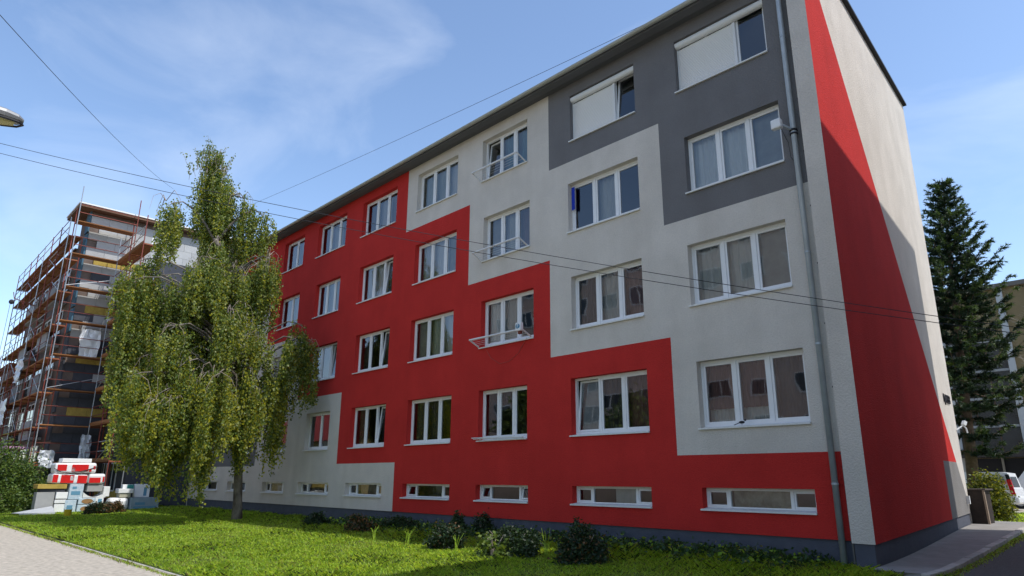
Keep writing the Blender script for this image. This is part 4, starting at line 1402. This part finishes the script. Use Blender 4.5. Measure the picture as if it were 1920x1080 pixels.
def pack(label, x0, x1, y0, y1, z0, z1, panels, strap=True, tilt=0.0):
    e = empty('insulation_pack', ((x0 + x1) / 2, (y0 + y1) / 2, z0), label, 'insulation pack', 'plastic-wrapped insulation packs')
    b = MB().box(x0, x1, y0, y1, z0, z1)
    o = b.build('bale', WHF, e, bevel=.09)
    for (a, c, z2, z3, m) in panels:
        MB().box(x1 - .01, x1 + .012, y0 + (y1 - y0) * a, y0 + (y1 - y0) * c, z0 + (z1 - z0) * z2, z0 + (z1 - z0) * z3).build('printed_panel', m, e)
    e.rotation_euler = (U(-.02, .02), 0, U(-.05, .05))
    return e


pack('lower red and white wrapped insulation pack lying on the yellow slab', PXF - .9, PXF, -6.62, -5.15, 1.32, 1.76, [(.02, .16, .12, .9, REDP), (.24, .60, .08, .88, REDP), (.50, .585, .35, .8, WHF), (.70, .97, .08, .88, REDP)])
pack('small red and white wrapped pack at the end of the pile', PXF - .8, PXF + .05, -5.12, -4.42, 1.32, 1.78, [(.05, .72, .1, .62, REDP), (.84, .95, .2, .7, REDP)])
pack('upper red and white wrapped insulation pack with sagging straps', PXF - .9, PXF + .02, -6.55, -4.85, 1.79, 2.26, [(.06, .28, .25, .85, REDP), (.40, .80, .2, .85, REDP), (.41, .49, .24, .58, WHF), (.82, .88, .15, .4, REDP), (.92, .97, .4, .7, REDP)])
sp = MB()
sp.tube([(PXF + .03, -6.58, 2.0), (PXF + .05, -6.3, 1.85), (PXF + .05, -5.9, 1.80), (PXF + .05, -5.5, 1.88), (PXF + .05, -5.1, 2.0), (PXF + .03, -4.82, 2.12)], .018, 6)
tag(sp.build('strap', BLK), 'dark strap sagging round the upper red and white pack', 'strap')


def box_thing(name, label, x0, x1, y0, y1, z0, z1, m, cat='box', group=None, extra=None, bevel=.015, rz=0.0):
    e = empty(name, ((x0 + x1) / 2, (y0 + y1) / 2, z0), label, cat, group)
    MB().box(x0, x1, y0, y1, z0, z1).build('board', m, e, bevel=bevel)
    for (ya, yb, za, zb, mm) in (extra or []):
        MB().box(x1 + .001, x1 + .008, y0 + (y1 - y0) * ya, y0 + (y1 - y0) * yb, z0 + (z1 - z0) * za, z0 + (z1 - z0) * zb).build('print', mm, e)
    e.rotation_euler = (0, 0, rz + U(-.05, .05))
    return e


g0 = gzf(-6)
box_thing('foam_board', 'white foam board lying on top of the red and white packs', PXF - .8, PXF - .02, -6.3, -5.1, 2.27, 2.46, EPSW, 'board')
box_thing('wool_slab', 'yellow mineral wool slab under the red and white packs', PXF - .9, PXF + .03, -7.1, -5.95, 1.10, 1.30, WOOL, 'slab')
box_thing('foam_board', 'dark graphite foam board under the yellow slab', PXF - .9, PXF - .05, -6.95, -5.97, .96, 1.09, EPSG, 'board')
box_thing('foam_board', 'large grey board standing below the yellow slab', PXF - .9, PXF - .02, -7.05, -6.35, g0, .95, GRYB, 'board')
for i, (z0, z1) in enumerate(((g0, .42), (.46, .62), (.66, .95))):
    box_thing('foam_board', ['lowest white foam block of the stack beside the grey board', 'middle white foam block of the stack beside the grey board', 'top white foam block of the stack beside the grey board'][i], PXF - .8, PXF + .04, -6.33, -5.87, z0, z1, EPSW, 'foam block', 'white foam blocks')
box_thing('printed_box', 'pale blue printed box standing beside the white foam blocks', PXF - .8, PXF + .06, -5.85, -5.28, .62, 1.3, PRN, 'box', None, [(.15, .8, .3, .55, BLUP), (.2, .5, .7, .85, BLUP)])
box_thing('printed_box', 'pale blue printed box at the bottom of the pile', PXF - .8, PXF + .08, -5.9, -5.45, g0, .6, PRN, 'box', None, [(.2, .7, .25, .6, BLUP)])
for i, (z0, z1) in enumerate(((g0, .38), (.40, .68))):
    b = box_thing('printed_pack', ['lower printed pack with a round brown picture', 'upper printed pack with a round brown picture'][i], PXF - .8, PXF + .07, -5.42, -4.7, z0, z1, PRN, 'pack')
    MB().quad([(PXF + .082, -5.05 + .24 * math.cos(t), (z0 + z1) / 2 + .11 * math.sin(t)) for t in [6.2832 * j / 16 for j in range(16)]]).build('round_print', BRN, b)
box_thing('printed_pack', 'white pack with blue figures at the end of the pile', PXF - .7, PXF + .05, -4.68, -4.35, .40, .70, EPSW, 'pack', None, [(.3, .8, .2, .8, BLUP)])
# curved foam piece
cf = MB()
N = 10
prof = [(-5.25 + .95 * i / N, .72 + .22 * (2 * i / N - 1) ** 2) for i in range(N + 1)]
for (ya, za), (yb, zb) in zip(prof[:-1], prof[1:]):
    cf.quad([(PXF + .05, ya, .70), (PXF + .05, yb, .70), (PXF + .05, yb, zb), (PXF + .05, ya, za)]); cf.quad([(PXF + .05, ya, za), (PXF + .05, yb, zb), (PXF - .8, yb, zb), (PXF - .8, ya, za)])
cf.quad([(PXF + .05, -4.3, .7), (PXF - .8, -4.3, .7), (PXF - .8, -4.3, .94), (PXF + .05, -4.3, .94)])
tag(cf.build('curved_foam', EPSW), 'white foam piece with a hollow curved top below the small pack', 'foam block')
box_thing('foam_board', 'grey slab under the small red and white pack', PXF - .75, PXF - .03, -5.1, -4.45, .97, 1.30, GRYB, 'board')
box_thing('foam_board', 'white foam block at the far end under the small pack', PXF - .6, PXF + .03, -4.42, -4.15, .74, 1.2, EPSW, 'foam block')
gs = MB()
gs.quad([(PXF + .1, -7.9, g0 + .05), (PXF + 1.0, -7.75, g0 + .06), (PXF + .9, -6.4, g0 + .08), (PXF + .05, -6.4, g0 + .32)]).quad([(PXF + 1.0, -7.75, g0 + .06), (PXF + 1.0, -7.75, g0), (PXF + .9, -6.4, g0), (PXF + .9, -6.4, g0 + .08)])
gs.quad([(PXF + .1, -7.9, g0 + .05), (PXF + .05, -6.4, g0 + .32), (PXF + .05, -6.4, g0), (PXF + .1, -7.9, g0)])
tag(gs.build('plastic_sheet', mat('silver_sheet', (.45, .47, .48), .3, var=.1, vscale=4)), 'silvery grey sheet spread on the grass before the pile', 'sheet')
bk = empty('bucket', (-35.0, -6.35, gzf(-6.3)), 'small yellow bucket standing in the grass before the pile', 'bucket')
t = MB()
zb = gzf(-6.3)
t.tube([(-35, -6.35, zb), (-35, -6.35, zb + .27)], [.12, .15], 14)
t.build('body', mat('yellow_plastic', (.55, .40, .02), .5), bk)
MB().tube([(-35, -6.35 + .15 * math.cos(a), zb + .27 + .1 * math.sin(a)) for a in [math.pi * i / 8 for i in range(9)]], .006, 5).build('handle', ZINC, bk)
box_thing('printed_box', 'blue-grey printed box on the grass at the right of the pile', PXF - 1.0, PXF - .4, -3.05, -1.75, .08, .66, mat('blue_grey_film', (.26, .34, .40), .45, var=.12, vscale=5), 'box', None, [(.15, .5, .4, .62, BLUP), (.1, .9, .1, .3, BLUP)])
box_thing('white_sack', 'white plastic-wrapped sack beside the blue-grey box', PXF - 1.1, PXF - .45, -4.0, -3.1, .08, .66, WHF, 'sack', bevel=.16)
box_thing('foam_board', 'white flat foam box on top of the sack', PXF - 1.1, PXF - .5, -3.62, -2.95, .88, 1.08, EPSW, 'foam block')
box_thing('foam_board', 'shaded beige foam box between the sack and the flat box', PXF - 1.1, PXF - .55, -3.55, -3.05, .67, .87, mat('beige_foam', (.42, .40, .30), .85), 'foam block')
box_thing('foam_board', 'white foam block with a teal end behind the flat box', PXF - 1.5, PXF - 1.12, -3.3, -2.8, .9, 1.28, EPSW, 'foam block', None, [(.4, 1.0, .3, .98, mat('teal_print', (.04, .25, .22), .5))])
box_thing('printed_box', 'white box with dark blue writing leaning behind the blue-grey box', PXF - 1.35, PXF - 1.05, -2.75, -2.05, .67, 1.3, EPSW, 'box', None, [(.6, .8, .1, .75, BLUP)])
box_thing('foam_board', 'thin white board lying on the grass beside the blue-grey box', PXF - .9, PXF - .3, -1.7, -.35, .10, .17, EPSW, 'board', rz=.0)
cr = MB()
for i in range(26):
    c = (PXF - .2 + U(-.4, .5), U(-4.6, -3.2), g0 + U(.02, .2))
    a = Vector((U(-.2, .2), U(-.25, .25), U(-.06, .1))); b2 = Vector((U(-.2, .2), U(-.25, .25), U(-.05, .15)))
    cr.quad([c, Vector(c) + a, Vector(c) + a + b2, Vector(c) + b2])
tag(cr.build('plastic_scraps', WHF), 'heap of crumpled white plastic film on the ground between the piles', 'plastic film', kind='stuff')

# ------------------------------------------------------------------ behind the gable: stand, vans, ochre building
ws = empty('wooden_stand', (-5.9, 10.55, gzf(10.5)), 'dark wooden stand with a pale edge board at the rear corner of the gable', 'stand')
gq = gzf(10.5) + .07
WD = mat('dark_wood', (.035, .025, .02), .7, var=.3, vscale=6)
MB().box(-6.0, -5.58, 10.32, 11.1, gq, gq + .93).build('body', WD, ws)
MB().box(-6.03, -5.5, 10.28, 11.14, gq + .93, gq + .97).build('top', mat('stand_top', (.10, .08, .07), .6), ws)
MB().bar((-5.54, 10.33, gq), (-5.56, 10.33, gq + .93), .07, .05).build('edge_board', mat('pale_wood', (.33, .25, .18), .8), ws)

OCH = stucco('ochre_render', (0.27, 0.20, 0.105))
DGL = mat('dark_glazing', (.025, .028, .03), .08, spec=.7, var=.4, vscale=1.2)
och = empty('ochre_building', (-5, 38, .4), 'ochre building with a tall dark glazed stairwell and white pilasters', 'building')
YO = 33.0
b = MB()
b.quad([(-32, YO, 0), (14, YO, 0), (14, YO, 12.6), (-32, YO, 12.6)]); b.quad([(-32, YO, 12.6), (14, YO, 12.6), (14, 46, 12.6), (-32, 46, 12.6)]); b.quad([(-32, 46, 0), (-32, YO, 0), (-32, YO, 12.6), (-32, 46, 12.6)])
b.build('wall', OCH, och)
MB().box(-32.2, 14.2, YO - .25, YO - .01, 12.45, 12.7).build('cornice', mat('roof_edge', (.16, .14, .12), .8), och)
for x in (-8.35, -11.6):
    MB().box(x - .16, x + .16, YO - .18, YO - .01, .4, 12.4).build('pilaster', mat('white_concrete', (.50, .50, .48), .8), och)
sw = MB().box(-11.4, -8.55, YO - .06, YO - .012, 3.2, 9.6).build('stairwell_glazing', DGL, och)
for z in (3.2, 4.6, 6.15, 7.7, 9.4):
    MB().box(-11.4, -8.55, YO - .1, YO - .06, z, z + (.13 if z in (4.6, 6.15, 7.7) else .06)).build('glazing_bar', mat('grey_bar', (.33, .33, .32), .7), sw)
for x in (-10.45, -9.5):
    MB().box(x - .03, x + .03, YO - .09, YO - .065, 3.2, 9.6).build('mullion', mat('brown_bar', (.12, .07, .045), .6), sw)
for x in (-14.5, -5.6, -2.6, 0.4):
    for z in (2.2, 5.4, 8.6):
        q = MB().box(x - .8, x + .8, YO - .05, YO - .012, z, z + 1.6, 0).quad([(x - .7, YO - .06, z + .1), (x + .7, YO - .06, z + .1), (x + .7, YO - .06, z + 1.5), (x - .7, YO - .06, z + 1.5)], 1)
        q.build('window', [PVC, MATS['dark_pane']], och)
cn = MB().box(-11.6, -6.4, YO - 1.5, YO - .2, 2.95, 3.25).build('canopy', mat('canopy_dark', (.06, .05, .045), .8), och)
MB().box(-11.5, -6.6, YO - .08, YO - .02, .42, 2.9).build('entrance_shade_panel', BLK, och)  # flat black slab, its colour stands for the recess's shade
for x in (-11.4, -9.6, -8.0, -6.7):
    MB().box(x - .05, x + .05, YO - .3, YO - .2, .42, 2.95).build('post', mat('grey_post', (.38, .36, .32), .7), och)

WHP = mat('van_white_paint', (.70, .71, .72), .25, spec=.5)
TYR = mat('tyre', (.02, .02, .02), .85)
RIM = mat('wheel_rim', (.35, .36, .37), .4, metal=.6)
TLR = mat('tail_light_red', (.5, .01, .012), .25)
DPN = mat('van_window', (.02, .025, .03), .06, spec=.8)


def text_mesh(body, size, m):
    c = bpy.data.curves.new('t', 'FONT'); c.body = body; c.size = size; c.extrude = .003
    t = bpy.data.objects.new('t', c); COL.objects.link(t)
    me = bpy.data.meshes.new_from_object(t.evaluated_get(bpy.context.evaluated_depsgraph_get()))
    bpy.data.objects.remove(t)
    me.materials.clear(); me.materials.append(m)
    return me


def van(label, xr, ys, L, H, wd, stripe=None, words=None, text_x=0):
    """side faces -y at y=ys, rear at x=xr, bonnet towards -x"""
    g = gzf(ys)
    e = empty('van', (xr - L / 2, ys + wd / 2, g), label, 'van', 'vans parked on the street')
    prof = [(0, .38), (0.03, .95), (.10, H * .62), (.22, H * .97), (.5, H), (L * .62, H), (L * .70, H * .93), (L * .82, H * .60), (L * .97, H * .52), (L, H * .40), (L, .32), (L * .9, .26), (.1, .28)]
    b = MB()
    n = len(prof)
    inset = lambda z: .10 * max(0, (z - H * .55) / (H * .45))
    i0 = 0
    left = [(xr - px, ys + inset(z), g + z) for px, z in prof]; right = [(xr - px, ys + wd - inset(z), g + z) for px, z in prof]
    b.quad(left); b.quad(list(reversed(right)))
    for i in range(n):
        j = (i + 1) % n
        b.quad([left[j], left[i], right[i], right[j]])
    b.build('body', WHP, e, bevel=.05)
    for cx in (.75, L - .85):
        wv = MB()
        wv.tube([(xr - cx, ys - .02, g + .32), (xr - cx, ys + .22, g + .32)], .32, 18)
        wo = wv.build('wheel', TYR, e)
        MB().tube([(xr - cx, ys - .03, g + .32), (xr - cx, ys - .015, g + .32)], .2, 14).build('rim', RIM, wo)
        MB().tube([(xr - cx, ys + wd - .22, g + .32), (xr - cx, ys + wd + .02, g + .32)], .32, 14).build('wheel', TYR, e)
    # tail light, bumper, rear screen, rub strip, side window of the cab
    MB().bar((xr - .09, ys + .03, g + H * .42), (xr - .2, ys + .07, g + H * .80), .14, .16).build('tail_light', TLR, e)
    MB().bar((xr - .19, ys + .06, g + H * .80), (xr - .24, ys + .1, g + H * .93), .12, .14).build('tail_light', DPN, e)
    MB().box(xr - .25, xr + .10, ys - .02, ys + wd + .02, g + .3, g + .62).build('bumper', WHP, e, bevel=.08)
    MB().quad([(xr - .07, ys + .3, g + H * .58), (xr - .07, ys + wd - .3, g + H * .58), (xr - .17, ys + wd - .35, g + H * .88), (xr - .17, ys + .35, g + H * .88)]).build('rear_window', DPN, e)
    MB().box(xr - L + 1.0, xr - .35, ys - .012, ys + .02, g + .62, g + .70).build('rub_strip', BLK, e)
    MB().quad([(xr - L * .62, ys + .035, g + H * .60), (xr - L * .80, ys + .02, g + H * .60), (xr - L * .71, ys + .08, g + H * .87), (xr - L * .62, ys + .085, g + H * .9)]).build('cab_window', DPN, e)
    # flying swoosh graphics
    for k in range(5):
        z = g + H * (.93 - .035 * k)
        yy = ys + inset(z - g) - .012
        MB().quad([(xr - .95 - .08 * k, yy, z + .03), (xr - .40 + .03 * k, yy - .004, z - .05), (xr - .46 + .03 * k, yy - .004, z - .10), (xr - .88 - .08 * k, yy, z - .0)]).build('graphic', mat('graphic_grey%d' % (k % 2), ((.10, .12, .2), (.3, .32, .4))[k % 2], .4), e)
    MB().ellipsoid((xr - .42, ys + .01, g + H * .73), (.13, .02, .09), 10, 6).build('graphic', mat('graphic_red', (.45, .06, .09), .4), e)
    MB().quad([(xr - .9, ys - .003, g + .5), (xr - .3, ys - .003, g + .45), (xr - .35, ys - .003, g + .8), (xr - .6, ys - .003, g + .78)]).build('graphic', MATS['graphic_red'], e)
    if stripe:
        MB().box(xr - L * .6, xr - .5, ys - .006, ys + .02, g + H * .50, g + H * .57).build('graphic', mat('graphic_blue', (.10, .35, .55), .4), e)
    if words:
        o = bpy.data.objects.new('lettering', text_mesh(words, .2, mat('letter_dark', (.03, .03, .05), .5)))
        link(o, e, (xr - text_x, ys - .004 + inset(H * .66), g + H * .70)); o.rotation_euler = (math.pi / 2 - .08, 0, 0)
    return e


van('white delivery van with dark lettering and a red tail light behind the yellow-green bush', -7.6, 24.4, 4.3, 1.68, 1.75, None, 'MOBATRIK', 1.72)
van('taller white van with a blue stripe parked beyond the lettered van', -3.9, 28.2, 5.2, 2.35, 1.9, True)

# ------------------------------------------------------------------ street lamp and overhead wires
lp = empty('street_lamp', (-11.05, -15.2, 0), 'street lamp head with a yellowish glass bowl reaching over the path', 'street lamp')
MB().tube([(-11.05, -15.2, 0), (-11.05, -15.2, 6.0), (-11.05, -15.05, 6.4), (-11.04, -14.6, 6.5), (-11.02, -13.5, 6.42)], [.08, .06, .045, .04, .035], 10).build('pole', ZINC, lp, smooth=True)
hd = MB()
ring = []
for i, (y, hw, zt, zb) in enumerate([(-13.75, .06, 6.47, 6.37), (-13.55, .12, 6.51, 6.34), (-13.2, .15, 6.53, 6.33), (-12.9, .145, 6.52, 6.335), (-12.75, .11, 6.49, 6.35), (-12.68, .05, 6.44, 6.38)]):
    ring.append([(-11.0 + hw * math.cos(t), y, (zt + zb) / 2 + ((zt - zb) / 2) * math.sin(t)) for t in [2 * math.pi * j / 12 for j in range(12)]])
for a, c in zip(ring[:-1], ring[1:]):
    for j in range(12):
        hd.quad([a[j], a[(j + 1) % 12], c[(j + 1) % 12], c[j]])
hd.quad(ring[-1]); hd.quad(list(reversed(ring[0])))
hd.build('housing', mat('lamp_housing', (.25, .25, .25), .4, metal=.3), lp, smooth=True)
bw = MB()
bl = [(-13.5, .09, 6.335), (-13.2, .125, 6.30), (-12.95, .12, 6.305), (-12.78, .08, 6.335)]
for (ya, ha, za), (yb, hb, zb2) in zip(bl[:-1], bl[1:]):
    bw.quad([(-11 - ha, ya, 6.36), (-11 - ha * .7, ya, za), (-11 - hb * .7, yb, zb2), (-11 - hb, yb, 6.36)]); bw.quad([(-11 - ha * .7, ya, za), (-11 + ha * .7, ya, za), (-11 + hb * .7, yb, zb2), (-11 - hb * .7, yb, zb2)]); bw.quad([(-11 + ha * .7, ya, za), (-11 + ha, ya, 6.36), (-11 + hb, yb, 6.36), (-11 + hb * .7, yb, zb2)])
bw.build('lamp_bowl', mat('yellowed_glass', (.42, .38, .16), .25), lp)
MB().tube([(-11.135, -13.5, 6.345), (-11.15, -13.2, 6.335), (-11.14, -12.9, 6.335), (-11.09, -12.74, 6.35), (-11.0, -12.68, 6.36), (-10.91, -12.74, 6.35), (-10.86, -12.9, 6.335), (-10.85, -13.2, 6.335), (-10.865, -13.5, 6.345)], .016, 6).build('rim', BLK, lp)

WIRE = mat('overhead_wire', (.03, .03, .035), .6)


def wire(label, a, b, sag, r=.012):
    a, b = Vector(a), Vector(b)
    pts = [a.lerp(b, i / 24) - Vector((0, 0, 4 * sag * (i / 24) * (1 - i / 24))) for i in range(25)]
    return tag(MB().tube(pts, r, 5).build('overhead_wire', WIRE), label, 'wire')


wire('upper dark overhead wire crossing before the facade above its lower twin', (-22.42, -13.9, 10.55), (-1.75, .11, 3.9), .38, .0065)
wire('lower dark overhead wire crossing before the facade just under its twin', (-22.5, -13.85, 10.32), (-1.78, .12, 3.82), .42, .0065)
wire('thin lone wire descending steeply from the sky into the birch top', (-12.93, -13.39, 9.21), (-40.5, -2.69, 17.9), .25, .007)
wire('thin wire rising from behind the birch over the roof edge', (-48, 4.76, 21.3), (-8.9, 3.21, 16.25), .15, .009)
